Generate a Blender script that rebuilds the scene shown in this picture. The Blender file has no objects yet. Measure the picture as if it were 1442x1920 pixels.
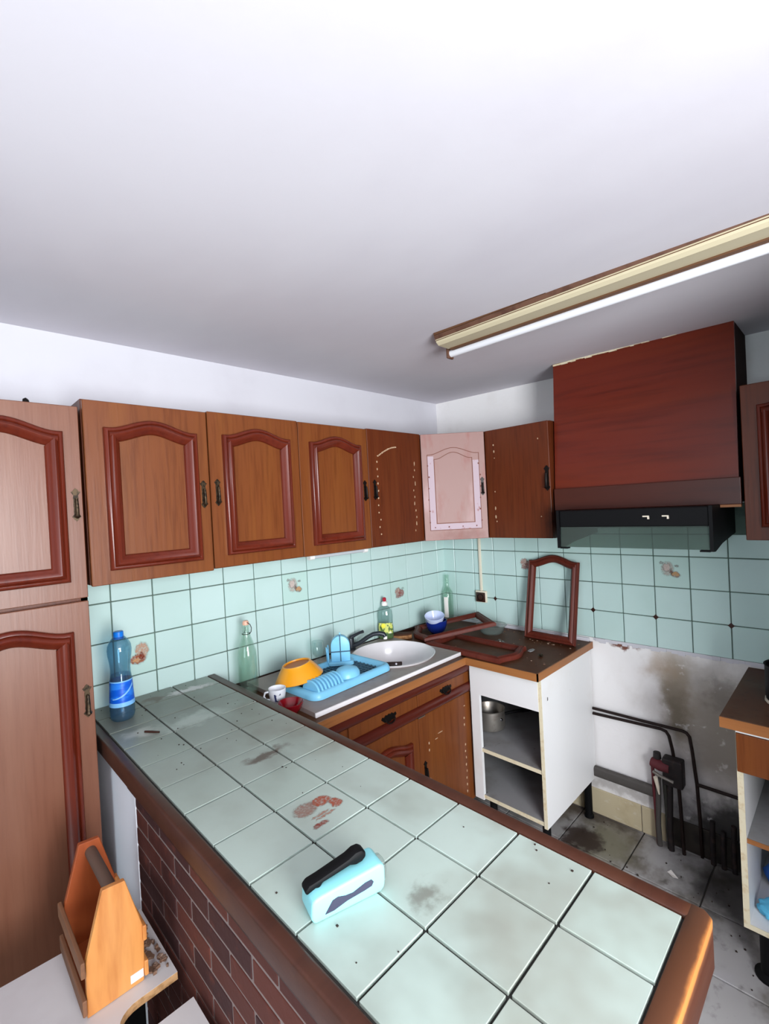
import bpy, bmesh, math, random
from mathutils import Vector, Matrix

random.seed(7)
SC = bpy.context.scene
COL = SC.collection

# ------------------------------------------------------------------ camera
W_PX, H_PX, F_PX = 1442.0, 1920.0, 879.5666
yaw, pitch, roll = (math.radians(a) for a in (45.3140353, -0.5020715, -3.00158781))
fwd = Vector((math.cos(yaw) * math.cos(pitch), math.sin(yaw) * math.cos(pitch), math.sin(pitch)))
rgt0 = Vector((math.sin(yaw), -math.cos(yaw), 0))
up0 = rgt0.cross(fwd)
rgt = rgt0 * math.cos(roll) + up0 * math.sin(roll)
upv = up0 * math.cos(roll) - rgt0 * math.sin(roll)
cam_data = bpy.data.cameras.new('camera')
cam = bpy.data.objects.new('camera', cam_data)
COL.objects.link(cam)
cam.matrix_world = Matrix(((rgt.x, upv.x, -fwd.x, -2.5392), (rgt.y, upv.y, -fwd.y, -2.0121),
                           (rgt.z, upv.z, -fwd.z, 1.7089), (0, 0, 0, 1)))
cam_data.sensor_fit = 'VERTICAL'
cam_data.sensor_height = 36.0
cam_data.lens = F_PX / H_PX * 36.0
cam_data.clip_start = 0.02
cam_data.clip_end = 60
SC.camera = cam

# ------------------------------------------------------------------ light
world = bpy.data.worlds.new('world')
SC.world = world
world.use_nodes = True
world.node_tree.nodes['Background'].inputs[0].default_value = (0.80, 0.90, 1.0, 1)
world.node_tree.nodes['Background'].inputs[1].default_value = 2.0


def window_light(name, loc, rot, sx, sy, power, color):
    d = bpy.data.lights.new(name, 'AREA')
    d.shape = 'RECTANGLE'
    d.size, d.size_y, d.energy, d.color = sx, sy, power, color
    o = bpy.data.objects.new(name, d)
    o.location, o.rotation_euler = loc, rot
    COL.objects.link(o)


# daylight through the two windows behind the viewer (window_1 in wall_back, added_window_2 in wall_front, an unseen one added to light faces turned left)
window_light('daylight_window_one', (-2.7, -3.53, 1.47), (math.radians(93), 0, 0), 1.5, 1.5, 138, (0.95, 0.97, 1.0))
window_light('fill_daylight_two', (-4.72, -1.9, 1.45), (math.pi / 2, 0, -math.pi / 2), 1.4, 1.3, 13, (0.74, 0.93, 1.0))
SC.view_settings.view_transform = 'Standard'
SC.view_settings.look = 'None'
SC.view_settings.gamma = 1.0
SC.view_settings.use_curve_mapping = False
SC.view_settings.exposure = 0.6
SC.cycles.max_bounces = 12
SC.cycles.diffuse_bounces = 5
SC.cycles.glossy_bounces = 4
SC.cycles.transmission_bounces = 12
SC.cycles.transparent_max_bounces = 12
SC.cycles.caustics_reflective = False
SC.cycles.caustics_refractive = False
SC.cycles.use_denoising = True
SC.cycles.sample_clamp_indirect = 6.0


# ------------------------------------------------------------------ helpers: materials
def lin(h):
    h = h.lstrip('#')
    out = []
    for i in (0, 2, 4):
        v = int(h[i:i + 2], 16) / 255.0
        out.append(v / 12.92 if v <= 0.04045 else ((v + 0.055) / 1.055) ** 2.4)
    return (*out, 1.0)


def dk(h, f):
    return '#' + ''.join('%02x' % max(0, min(255, round(int(h[i:i + 2], 16) * f))) for i in (1, 3, 5))


class NT:
    """tiny node-tree writer"""

    def __init__(self, m):
        m.use_nodes = True
        self.t = m.node_tree
        self.b = self.t.nodes['Principled BSDF']

    def n(self, kind, **kw):
        nd = self.t.nodes.new(kind)
        for k, v in kw.items():
            setattr(nd, k, v)
        return nd

    def link(self, a, b):
        self.t.links.new(a, b)

    def setin(self, node, i, v):
        if hasattr(v, 'is_linked'):
            self.link(v, node.inputs[i])
        else:
            node.inputs[i].default_value = v

    def math(self, op, a, b=0.0, clamp=False):
        nd = self.n('ShaderNodeMath', operation=op, use_clamp=clamp)
        self.setin(nd, 0, a)
        self.setin(nd, 1, b)
        return nd.outputs[0]

    def vmath(self, op, a, b):
        nd = self.n('ShaderNodeVectorMath', operation=op)
        self.setin(nd, 0, a)
        self.setin(nd, 1, b)
        return nd.outputs[1] if op == 'LENGTH' else nd.outputs[0]

    def ramp(self, v, lo, hi, a=0.0, b=1.0):
        nd = self.n('ShaderNodeMapRange', interpolation_type='SMOOTHSTEP')
        self.setin(nd, 0, v)
        for i, x in enumerate((lo, hi, a, b)):
            nd.inputs[i + 1].default_value = x
        return nd.outputs[0]

    def pos(self):
        if not hasattr(self, '_p'):
            self._p = self.n('ShaderNodeNewGeometry').outputs['Position']
        return self._p

    def noise(self, scale, detail=4.0, rough=0.55, vec=None):
        sc = scale if isinstance(scale, tuple) else (scale,) * 3
        nd = self.n('ShaderNodeTexNoise')
        self.link(self.vmath('MULTIPLY', vec if vec is not None else self.pos(), sc), nd.inputs['Vector'])
        nd.inputs['Scale'].default_value = 1.0
        nd.inputs['Detail'].default_value = detail
        nd.inputs['Roughness'].default_value = rough
        return nd.outputs['Fac'], nd.outputs['Color']

    def mix(self, f, a, b):
        nd = self.n('ShaderNodeMix', data_type='RGBA')
        self.setin(nd, 0, f)
        self.setin(nd, 6, a)
        self.setin(nd, 7, b)
        return nd.outputs[2]

    def blob(self, c, r, soft=0.5, wob=0.0, wscale=8.0, vec=None):
        """soft-edged ellipsoid mask round point c with radii r, its outline roughened by noise"""
        v = vec if vec is not None else self.pos()
        if wob:
            _, nc = self.noise(wscale, 5.0, 0.6, vec=v)
            off = self.vmath('MULTIPLY', self.vmath('SUBTRACT', nc, (0.5, 0.5, 0.5)), (wob,) * 3)
            v = self.vmath('ADD', v, off)
        d = self.vmath('MULTIPLY', self.vmath('SUBTRACT', v, c), tuple(1.0 / x for x in r))
        return self.ramp(self.vmath('LENGTH', d, (0, 0, 0)), 1.0 - soft, 1.0 + soft * 0.3, 1.0, 0.0)


def mat(name, col, rough=0.5, metal=0.0, spec=0.5, trans=0.0, ior=1.45, coat=0.0, alpha=1.0, layers=(), bump=None, emit=None):
    """layers: ('noise', colour, scale, lo, hi, amount) | ('blob', colour, centre, radii, soft, wobble, wobble scale, amount) | ('rand', colour, amount)"""
    m = bpy.data.materials.new(name)
    t = NT(m)
    b = t.b
    c = lin(col)
    b.inputs['Roughness'].default_value = rough
    b.inputs['Metallic'].default_value = metal
    b.inputs['Specular IOR Level'].default_value = spec
    b.inputs['Transmission Weight'].default_value = trans
    b.inputs['IOR'].default_value = ior
    b.inputs['Coat Weight'].default_value = coat
    b.inputs['Coat Roughness'].default_value = 0.15
    b.inputs['Alpha'].default_value = alpha
    src = c
    for L in layers:
        if L[0] == 'noise':
            f, _ = t.noise(L[2])
            f = t.math('MULTIPLY', t.ramp(f, L[3], L[4]), L[5])
        elif L[0] == 'blob':
            f = t.math('MULTIPLY', t.blob(L[2], L[3], L[4], L[5], L[6]), L[7])
        elif L[0] == 'uvblob':
            uv = t.n('ShaderNodeTexCoord').outputs['UV']
            nf, _ = t.noise(22.0, 4.0, 0.6, vec=uv)
            f = t.math('MULTIPLY', t.blob(L[2], L[3], L[4], L[5], L[6], vec=uv), t.math('MULTIPLY', t.ramp(nf, 0.35, 0.6, 0.35, 1.0), L[7]))
        else:
            f = t.math('MULTIPLY', t.n('ShaderNodeObjectInfo').outputs['Random'], L[2])
        src = t.mix(f, src, lin(L[1]))
    if hasattr(src, 'is_linked'):
        t.link(src, b.inputs['Base Color'])
    else:
        b.inputs['Base Color'].default_value = src
    if bump:
        f, _ = t.noise(bump[0])
        nd = t.n('ShaderNodeBump')
        nd.inputs['Strength'].default_value = bump[1]
        nd.inputs['Distance'].default_value = 0.004
        t.link(f, nd.inputs['Height'])
        t.link(nd.outputs[0], b.inputs['Normal'])
    return m


def wood(name, base, dark, light, grain=(70, 70, 3.0), rough=0.38, amt=0.7, extra=(), coat=0.0, spec=0.5):
    g2 = tuple(x * 0.22 for x in grain)
    base, dark, light = (dk(h, WOOD.get(name, 1.0)) for h in (base, dark, light))
    return mat(name, base, rough=rough, coat=coat, spec=spec,
               layers=[('noise', dark, grain, 0.42, 0.72, amt), ('noise', light, g2, 0.45, 0.75, amt * 0.8), *extra],
               bump=(grain, 0.08))


WOOD = {'walnut_veneer': 0.80, 'walnut_veneer_of_tall_cupboard': 0.76, 'dark_walnut_veneer': 0.82, 'mahogany_moulding': 0.88, 'mahogany_moulding_horizontal': 0.82,
        'red_mahogany_veneer': 0.80, 'dark_mahogany_band': 0.85, 'brown_edge_trim': 0.80, 'dark_trim_moulding': 0.7}
MT = {}
MT['plaster'] = mat('white_wall_paint', '#c8c7cd', 0.85, layers=[('noise', '#b6b3ba', 2.2, 0.45, 0.75, 0.5)], bump=(60.0, 0.08))
MT['ceiling'] = mat('ceiling_paint', '#d8d5dc', 0.9, layers=[('noise', '#c5c0c9', (1.3, 0.7, 1), 0.4, 0.75, 0.6)], bump=(40.0, 0.05))
MT['wall_right'] = mat('stained_white_plaster', '#eae8e7', 0.85, layers=[
    ('noise', '#c4bcb2', (4, 4, 2.5), 0.5, 0.8, 0.4),
    ('blob', '#847a6c', (0, -1.60, 0.62), (1, 0.38, 0.40), 0.7, 0.30, 5.0, 0.85),
    ('blob', '#9c907f', (0, -1.37, 0.76), (1, 0.08, 0.28), 0.8, 0.16, 9.0, 0.9),
    ('blob', '#6f6656', (0, -1.37, 0.64), (1, 0.06, 0.15), 0.8, 0.15, 9.0, 0.8), ('blob', '#a58c70', (0, -1.30, 0.86), (1, 0.10, 0.08), 0.9, 0.2, 8.0, 0.6), ('blob', '#8a8178', (0, -1.10, 0.17), (1, 0.30, 0.04), 0.8, 0.12, 16.0, 0.5),
    ('blob', '#77706a', (0, -1.56, 0.76), (1, 0.09, 0.10), 0.8, 0.3, 12.0, 0.6),
    ('blob', '#6a3015', (0, -1.145, 0.945), (1, 0.085, 0.024), 0.6, 0.10, 25.0, 0.95),
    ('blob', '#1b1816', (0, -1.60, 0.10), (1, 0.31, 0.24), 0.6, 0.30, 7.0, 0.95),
    ('noise', '#e9e7e6', (14, 14, 14), 0.62, 0.7, 0.5)], bump=(25.0, 0.35))
MT['panelpaint'] = mat('bluish_white_plaster', '#eceff6', 0.8, layers=[('noise', '#c9c6ca', (5, 5, 3), 0.55, 0.8, 0.5)])
MT['far_wall'] = mat('grey_beige_far_wall', '#67615b', 0.9)  # unseen walls kept dark so they bounce less light
MT['grout'] = mat('dirty_grout', '#5d6f66', 0.9, layers=[('noise', '#3a3f38', 9.0, 0.45, 0.7, 0.6)])


def tile_mat(name, base, motif=None):
    layers = [('rand', '#c3d9d6', 0.6), ('noise', '#a6c4ba', 3.0, 0.5, 0.8, 0.35)]
    for mcol, cc, rr, soft, amt in (motif or ()):
        layers.append(('uvblob', dk(mcol, 0.55), (*cc, 0), (rr[0] * 1.1 + .012, rr[1] * 1.1 + .012, 9), 0.2, 0.14, 11.0, amt * 0.75))
        layers.append(('uvblob', mcol, (*cc, 0), (*rr, 9), soft * 0.6, 0.14, 11.0, min(1.0, amt * 1.1)))
    return mat(name, base, 0.22, spec=0.5, layers=layers, bump=(18.0, 0.04))


SHROOM = [('#b79c92', (0.40, 0.60), (0.17, 0.22), 0.4, 0.55), ('#c9b5ad', (0.38, 0.64), (0.10, 0.13), 0.4, 0.9),
          ('#8a4a30', (0.62, 0.42), (0.13, 0.09), 0.4, 0.7), ('#c79a6a', (0.62, 0.44), (0.10, 0.07), 0.3, 0.8),
          ('#6b4034', (0.50, 0.52), (0.035, 0.10), 0.4, 0.7), ('#7a6a62', (0.24, 0.78), (0.05, 0.04), 0.4, 0.6),
          ('#7a6a62', (0.66, 0.70), (0.05, 0.03), 0.4, 0.6)]
VEG = [('#a26a5c', (0.40, 0.56), (0.16, 0.17), 0.3, 0.75), ('#8c4038', (0.60, 0.48), (0.15, 0.15), 0.3, 0.8),
       ('#c9a090', (0.45, 0.62), (0.06, 0.08), 0.4, 0.8), ('#8c4038', (0.42, 0.36), (0.16, 0.06), 0.3, 0.7),
       ('#6b7a68', (0.68, 0.66), (0.07, 0.04), 0.4, 0.5)]
BASKET = [('#b98c72', (0.66, 0.62), (0.16, 0.20), 0.3, 0.8), ('#9c4a28', (0.55, 0.40), (0.20, 0.12), 0.3, 0.85),
          ('#cf9a6a', (0.52, 0.38), (0.10, 0.06), 0.3, 0.8), ('#7a3020', (0.64, 0.46), (0.05, 0.10), 0.4, 0.8)]
MT['tile'] = tile_mat('mint_tile_glaze', '#bad4cf')
MT['tile_shroom'] = tile_mat('mint_tile_with_mushroom_print', '#b5d2ca', SHROOM)
MT['tile_veg'] = tile_mat('mint_tile_with_vegetable_print', '#b5d2ca', VEG)
MT['tile_basket'] = tile_mat('mint_tile_with_basket_print', '#b5d2ca', BASKET)


def counter_mat(name, motif=None, damt=0.8):
    layers = [('rand', '#b6cbbf', 0.5), ('noise', '#a3ada2', 5.0, 0.45, 0.75, 0.5)]
    for mcol, cc, rr, soft, amt in (motif or ()):
        layers.append(('uvblob', dk(mcol, 0.6), (*cc, 0), (rr[0] * 1.08 + .010, rr[1] * 1.08 + .010, 9), 0.2, 0.12, 11.0, amt * 0.8))
        layers.append(('uvblob', mcol, (*cc, 0), (*rr, 9), soft * 0.6, 0.12, 11.0, min(1.0, amt * 1.1)))
    layers += [('noise', '#857c6e', (2.6, 2.6, 2.6), 0.5, 0.72, damt * 0.7),
               ('blob', '#5f5d53', (-2.0, -0.0, 1.03), (0.6, 1.15, 1), 0.9, 0.2, 5.0, 0.8), ('noise', '#6c675c', (3.5, 2.2, 1), 0.52, 0.78, 0.5),  # far end darkened: dust together with the falloff of light
               ('blob', '#5d4c40', (-1.93, -0.10, 1.03), (0.07, 0.03, 1), 0.6, 0.12, 20.0, 0.95),
               ('blob', '#c9c4c4', (-1.80, -0.11, 1.03), (0.10, 0.026, 1), 0.6, 0.10, 25.0, 0.95),
               ('blob', '#aab3ab', (-1.92, -0.40, 1.03), (0.12, 0.055, 1), 0.8, 0.15, 20.0, 0.95), ('blob', '#b4b8b0', (-2.06, -0.36, 1.03), (0.06, 0.05, 1), 0.8, 0.12, 20.0, 0.8),
               ('blob', '#5a4b42', (-1.875, -0.80, 1.03), (0.08, 0.028, 1), 0.6, 0.12, 18.0, 0.9),
               ('blob', '#5f564a', (-1.93, -1.46, 1.03), (0.04, 0.03, 1), 0.8, 0.12, 18.0, 0.6),
               ('noise', '#6c665e', (70, 70, 70), 0.78, 0.83, 0.5)]
    return mat(name, '#b9c9c0', 0.34, spec=0.45, layers=layers, bump=(14.0, 0.05))


CARROT = [('#9a7468', (0.32, 0.66), (0.20, 0.15), 0.25, 0.8), ('#a8482c', (0.62, 0.66), (0.15, 0.12), 0.25, 0.85),
          ('#a8482c', (0.76, 0.46), (0.10, 0.12), 0.25, 0.85), ('#b07058', (0.42, 0.40), (0.16, 0.025), 0.4, 0.7),
          ('#b07058', (0.46, 0.33), (0.18, 0.02), 0.4, 0.7), ('#8e2e20', (0.28, 0.22), (0.12, 0.05), 0.3, 0.8)]
MT['ctile'] = counter_mat('dusty_shaded_counter_tile_glaze')
MT['ctile_veg'] = counter_mat('counter_tile_with_vegetable_print', CARROT, 0.5)
MT['cgrout'] = mat('counter_grout', '#2b2a27', 0.9)
GV = (55, 55, 2.5)
MT['veneer'] = wood('walnut_veneer', '#8a4a22', '#6f3614', '#995926', (90, 90, 5), 0.36, spec=0.4)
MT['veneer_tall'] = wood('walnut_veneer_of_tall_cupboard', '#9a6248', '#875038', '#a8745a', (90, 90, 5), 0.36, amt=0.5)
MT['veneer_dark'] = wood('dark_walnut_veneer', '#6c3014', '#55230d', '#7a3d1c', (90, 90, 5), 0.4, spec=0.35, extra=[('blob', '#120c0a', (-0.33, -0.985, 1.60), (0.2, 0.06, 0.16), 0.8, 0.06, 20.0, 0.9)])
MT['mould'] = wood('mahogany_moulding', '#6a2413', '#4a150c', '#7d3320', GV, 0.28, amt=0.5)
MT['mould_old'] = wood('dusty_mahogany_moulding', '#5a2318', '#431710', '#67362a', GV, 0.5, amt=0.5, spec=0.3)
MT['mould_h'] = wood('mahogany_moulding_horizontal', '#5f2014', '#451410', '#6f2d1c', (3, 3, 60), 0.3, amt=0.5)
MT['casing'] = wood('red_mahogany_veneer', '#7a2610', '#571708', '#8c3416', (2.5, 2.5, 40), 0.30, amt=0.6)
MT['casing_shade'] = mat('shade_dark_wood', '#2a1613', 0.9, spec=0.15)  # shade on the casing sides put into a dark matte colour
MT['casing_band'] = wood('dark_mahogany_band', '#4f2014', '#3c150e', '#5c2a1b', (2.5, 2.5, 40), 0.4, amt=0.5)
MT['pink'] = mat('bleached_door_wood', '#937069', 0.5, layers=[
    ('noise', '#8d4f45', (14, 14, 5), 0.5, 0.75, 0.6), ('noise', '#b99a9a', (7, 7, 3), 0.5, 0.8, 0.7),
    ('blob', '#6e3324', (-0.40, -0.44, 1.535), (0.18, 0.18, 0.05), 0.8, 0.1, 20.0, 0.6)])
MT['glue_white'] = mat('pale_glue_band', '#b5a2aa', 0.7, layers=[('noise', '#9c6a62', 30.0, 0.6, 0.7, 0.8)])
MT['glue'] = mat('dried_glue', '#b89c80', 0.7, layers=[('noise', '#8f6a4a', 60.0, 0.5, 0.7, 0.5)])
MT['gluebrown'] = mat('brown_glue_dots', '#6d3a2b', 0.7)
MT['trimwood'] = wood('brown_edge_trim', '#573020', '#3f1d12', '#68402c', (3, 30, 60), 0.42, amt=0.5,
                      extra=[('blob', '#66402a', (-1.9, -1.82, 1.027), (0.6, 0.035, 0.03), 0.5, 0.02, 18.0, 0.8), ('blob', '#c98242', (-1.9, -1.8285, 1.020), (0.6, 0.007, 0.010), 0.6, 0.008, 30.0, 0.6)])
MT['trimdark'] = wood('dark_trim_moulding', '#471d14', '#35120d', '#552719', (3, 3, 60), 0.42, amt=0.5)
MT['brick'] = mat('red_brick', '#5a2a1f', 0.75, layers=[('rand', '#2f1417', 0.9), ('noise', '#7a3a26', 25.0, 0.55, 0.8, 0.5)], bump=(50.0, 0.3))
MT['mortar'] = mat('grey_mortar', '#857672', 0.95, bump=(60.0, 0.4))
MT['worktop'] = mat('brown_laminate', '#4f2c19', 0.5, spec=0.25, layers=[('noise', '#5f4936', 5.0, 0.42, 0.75, 0.6), ('noise', '#241410', (30, 30, 30), 0.55, 0.7, 0.4),
                                                                ('noise', '#8a8078', 45.0, 0.72, 0.78, 0.5)])
MT['edging'] = wood('orange_wood_edging', '#8f5a30', '#70401e', '#a66f40', (4, 4, 80), 0.45, amt=0.5)
MT['white'] = mat('white_melamine', '#dfdfdf', 0.42, layers=[('noise', '#cfc8bd', 3.5, 0.5, 0.8, 0.5), ('noise', '#a59c90', 30.0, 0.72, 0.8, 0.4)])
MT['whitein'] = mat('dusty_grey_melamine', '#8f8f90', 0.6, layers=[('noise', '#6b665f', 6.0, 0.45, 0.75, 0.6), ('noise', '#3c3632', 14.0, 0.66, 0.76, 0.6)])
MT['particle'] = mat('cream_raw_edge', '#d6ccb0', 0.7, layers=[('noise', '#b89a6b', 40.0, 0.5, 0.7, 0.5)])
MT['black'] = mat('black_plastic', '#09090b', 0.6, spec=0.2)
MT['iron'] = mat('blackened_iron', '#1a1614', 0.4, metal=0.6)
MT['brass'] = mat('worn_brass_iron', '#4a3c2c', 0.42, metal=0.75, layers=[('noise', '#171310', 90.0, 0.45, 0.6, 0.85)])
MT['chrome'] = mat('chrome', '#c8c8cc', 0.15, metal=1.0)
MT['alu'] = mat('dull_aluminium', '#a9a49c', 0.38, metal=0.85, layers=[('noise', '#6b4f3a', 12.0, 0.55, 0.75, 0.6)])
MT['sink'] = mat('white_enamel', '#e6e2e4', 0.2)
MT['sinktop'] = mat('dusty_enamel', '#93857f', 0.45, layers=[('noise', '#aca19c', 9.0, 0.4, 0.7, 0.6), ('noise', '#6d5d55', 18.0, 0.6, 0.75, 0.5)])
MT['blue'] = mat('light_blue_plastic', '#80c6e8', 0.35, layers=[('noise', '#3e93c4', 14.0, 0.55, 0.8, 0.4)])
MT['bluedeep'] = mat('blue_grey_draining_mesh', '#33566c', 0.5)
MT['orange'] = mat('orange_plastic', '#e79a1c', 0.3)
MT['orange_in'] = mat('dusty_orange_base', '#b8682a', 0.5)
MT['porcelain'] = mat('white_porcelain', '#e6e8ee', 0.2)
MT['navy'] = mat('dark_blue_print', '#1a2352', 0.3)
MT['redglass'] = mat('dark_red_ceramic', '#7a0c18', 0.12, coat=0.5)
MT['cobalt'] = mat('cobalt_blue_glaze', '#12246e', 0.14, coat=0.3)
MT['paleblue'] = mat('pale_blue_white_glaze', '#c7d0ec', 0.12)


def clear(name, tint, body, amount, rough=0.05, ior=1.35):
    """thin clear wall: what lies behind shows through, with a mirror sheen and a little body colour"""
    m = bpy.data.materials.new(name)
    m.use_nodes = True
    t = m.node_tree
    t.nodes.remove(t.nodes['Principled BSDF'])
    out = t.nodes['Material Output']
    tr, gl, df = t.nodes.new('ShaderNodeBsdfTransparent'), t.nodes.new('ShaderNodeBsdfGlossy'), t.nodes.new('ShaderNodeBsdfDiffuse')
    tr.inputs[0].default_value = lin(tint)
    df.inputs[0].default_value = lin(body)
    gl.inputs['Roughness'].default_value = rough
    lw, fr, m1, m2 = t.nodes.new('ShaderNodeLayerWeight'), t.nodes.new('ShaderNodeMath'), t.nodes.new('ShaderNodeMixShader'), t.nodes.new('ShaderNodeMixShader')
    lw.inputs['Blend'].default_value = 0.2
    fr.operation = 'MULTIPLY_ADD'
    fr.inputs[1].default_value, fr.inputs[2].default_value = 0.35, 0.03
    t.links.new(lw.outputs['Facing'], fr.inputs[0])
    m1.inputs[0].default_value = amount
    t.links.new(tr.outputs[0], m1.inputs[1])
    t.links.new(df.outputs[0], m1.inputs[2])
    t.links.new(fr.outputs[0], m2.inputs[0])
    t.links.new(m1.outputs[0], m2.inputs[1])
    t.links.new(gl.outputs[0], m2.inputs[2])
    t.links.new(m2.outputs[0], out.inputs['Surface'])
    return m


MT['glass'] = clear('clear_glass', '#f6fbfa', '#c9d6d4', 0.03)
MT['glass_green'] = clear('greenish_bottle_glass', '#f3faf6', '#b5c9c0', 0.05)
MT['glass_frost'] = clear('dusty_glass', '#eef3f1', '#a8aeab', 0.18, 0.2)
MT['pet'] = clear('bluish_clear_plastic', '#d9ecf4', '#9fbccb', 0.05, 0.08)
MT['petclear'] = clear('clear_plastic', '#f2f8f7', '#b4c4c2', 0.05, 0.08)
MT['water'] = clear('water_in_bottle', '#b9def2', '#7fb4d8', 0.06, 0.03)
MT['bluecap'] = mat('blue_cap_plastic', '#0f6fd0', 0.35)
MT['bluelabel'] = mat('blue_paper_label', '#0d56c8', 0.35, layers=[('noise', '#2f86e8', (12, 12, 40), 0.5, 0.6, 0.7)])
MT['labelstripe'] = mat('light_label_stripe', '#7db9ec', 0.4)
MT['soap'] = clear('green_washing_liquid', '#b9d070', '#6f9a18', 0.45, 0.1)
MT['soaplabel'] = mat('yellow_green_label', '#c9cf6a', 0.5, layers=[('noise', '#2f5a2a', 60.0, 0.5, 0.56, 0.9), ('noise', '#e9e6d8', 50.0, 0.6, 0.66, 0.9)])
MT['lemon'] = mat('lemon_print', '#e6dc3a', 0.5)
MT['red'] = mat('red_plastic', '#a5142c', 0.35)
MT['whitecap'] = mat('white_plastic', '#e6e3df', 0.4)
MT['ceramcap'] = mat('ceramic_stopper', '#d9a890', 0.35)
MT['sponge'] = mat('dried_sponge', '#a5774c', 0.9, layers=[('noise', '#7a5030', 60.0, 0.45, 0.65, 0.8)], bump=(120.0, 0.6))
MT['scour'] = mat('brown_scouring_pad', '#4d2c1a', 0.95, bump=(160.0, 0.8))
MT['gunmetal'] = mat('grey_painted_metal', '#30343a', 0.35, metal=0.4)
MT['copper'] = mat('dark_copper_pipe', '#241714', 0.5, metal=0.4)
MT['duct'] = mat('grey_pipe_paint', '#4a4643', 0.7, layers=[('noise', '#6d6862', 14.0, 0.55, 0.75, 0.6)])
MT['rusty'] = mat('dark_rusty_box', '#1d1718', 0.6, layers=[('noise', '#3b2a26', 30.0, 0.5, 0.7, 0.7)])
MT['maroon'] = mat('maroon_paint', '#5a1f26', 0.6)
MT['greyrag'] = mat('grey_green_hose', '#33332d', 0.8)
MT['ivory'] = mat('ivory_plastic', '#ddd3c0', 0.5)
MT['socketbrown'] = mat('brown_bakelite', '#34180e', 0.4)
MT['lampbody'] = mat('yellowed_lamp_body', '#c2b79a', 0.55, layers=[('noise', '#aa9c7a', (4, 2, 40), 0.55, 0.8, 0.5)])
MT['lampedge'] = mat('dirty_lamp_edge', '#5b3a22', 0.7)
MT['lampred'] = mat('rusty_lamp_strip', '#5f4030', 0.6, layers=[('noise', '#3c2014', 20.0, 0.45, 0.7, 0.7)])
MT['lamptube'] = mat('white_tube_glass', '#dcdde2', 0.25)
MT['greytube'] = mat('dull_tube_glass', '#b9bcc0', 0.4)
MT['floor'] = mat('floor_base', '#46423e', 0.9)
MT['floortile'] = mat('dirty_shaded_grey_floor_tile', '#aeacab', 0.55, layers=[
    ('rand', '#959392', 0.6), ('noise', '#5f574c', (5, 7, 5), 0.44, 0.70, 0.85), ('noise', '#3d352e', (12, 12, 12), 0.58, 0.72, 0.6), ('noise', '#adaab0', 9.0, 0.55, 0.8, 0.4),
    ('blob', '#6f6a4e', (-0.22, -1.08, 0), (0.26, 0.18, 1), 0.8, 0.2, 7.0, 0.8),
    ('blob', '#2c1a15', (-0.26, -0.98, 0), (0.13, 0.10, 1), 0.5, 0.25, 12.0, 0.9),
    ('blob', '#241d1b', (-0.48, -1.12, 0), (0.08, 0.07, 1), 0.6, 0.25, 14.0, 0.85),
    ('blob', '#3b2c22', (-0.02, -0.95, 0), (0.08, 0.35, 1), 0.7, 0.2, 12.0, 0.8),
    ('blob', '#191614', (-0.16, -1.60, 0), (0.26, 0.24, 1), 0.7, 0.3, 8.0, 0.85),  # cast shadow of the right unit darkened into the tiles
    ('noise', '#2f2a27', (45, 45, 45), 0.70, 0.78, 0.8)], bump=(20.0, 0.12))
MT['skirt'] = mat('cream_skirting_tile', '#c9bc9c', 0.4, layers=[('noise', '#a08a62', 6.0, 0.5, 0.75, 0.5), ('noise', '#d9d2c4', (18, 18, 30), 0.58, 0.7, 0.5)])
MT['skirtdark'] = mat('grimy_skirting_tile', '#3a342e', 0.6, layers=[('noise', '#15120f', 9.0, 0.4, 0.7, 0.8)])
MT['pine'] = wood('varnished_pine', '#cc8a4a', '#a55c26', '#dca468', (26, 26, 3.5), 0.4, amt=0.75)
MT['pine_shaded'] = wood('shaded_pine', '#9a4a24', '#7a3416', '#ab5c30', (26, 26, 3.5), 0.45, amt=0.6)  # pine of the carrier's rear board, its shade put into the colour
MT['dowel'] = wood('grey_brown_dowel', '#5a4438', '#463228', '#6a5448', (40, 4, 40), 0.6, amt=0.5)
MT['slat'] = wood('rough_brown_slat', '#7a5238', '#4d3424', '#94694a', (30, 3, 40), 0.7, amt=0.6)
MT['tabletop'] = mat('white_laminate', '#c9c5c4', 0.4, layers=[('noise', '#b3abaa', 4.0, 0.45, 0.75, 0.5), ('noise', '#8a7a70', 26.0, 0.70, 0.8, 0.5)])
MT['tan'] = mat('particleboard_edge', '#b98f63', 0.8, layers=[('noise', '#8a6238', 70.0, 0.45, 0.65, 0.7)])
MT['scrap'] = mat('brown_scraps', '#6f5240', 0.9, layers=[('noise', '#a89282', 60.0, 0.5, 0.65, 0.7)])
MT['torch'] = mat('turquoise_plastic', '#8fd9e0', 0.35)
MT['torchgrip'] = mat('grey_rubber_grip', '#35354a', 0.6)
MT['bag'] = mat('blue_cloth', '#1f5aa8', 0.8, bump=(60.0, 0.3))
MT['bagdark'] = mat('dark_teal_cloth', '#1e3b4c', 0.85, bump=(60.0, 0.3))
MT['bagsky'] = mat('sky_blue_cloth', '#5cb8dc', 0.8, bump=(60.0, 0.3))
MT['paper'] = mat('white_paper', '#e2ddd8', 0.8)
MT['crumb'] = mat('dark_crumbs', '#352a24', 0.9)
MT['visor'] = clear('smoked_visor_glass', '#b9c6bf', '#5d6c66', 0.30, 0.2)
MT['frameglass'] = mat('window_glass', '#f4f8fa', 0.02, trans=1.0, ior=1.02)


# ------------------------------------------------------------------ helpers: geometry
class Frame:
    def __init__(self, o=(0, 0, 0), a=(1, 0, 0), b=(0, 1, 0), c=(0, 0, 1)):
        self.o, self.a, self.b, self.c = Vector(o), Vector(a), Vector(b), Vector(c)

    def __call__(self, p):
        return self.o + self.a * p[0] + self.b * p[1] + self.c * p[2]


IDF = Frame()


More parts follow.
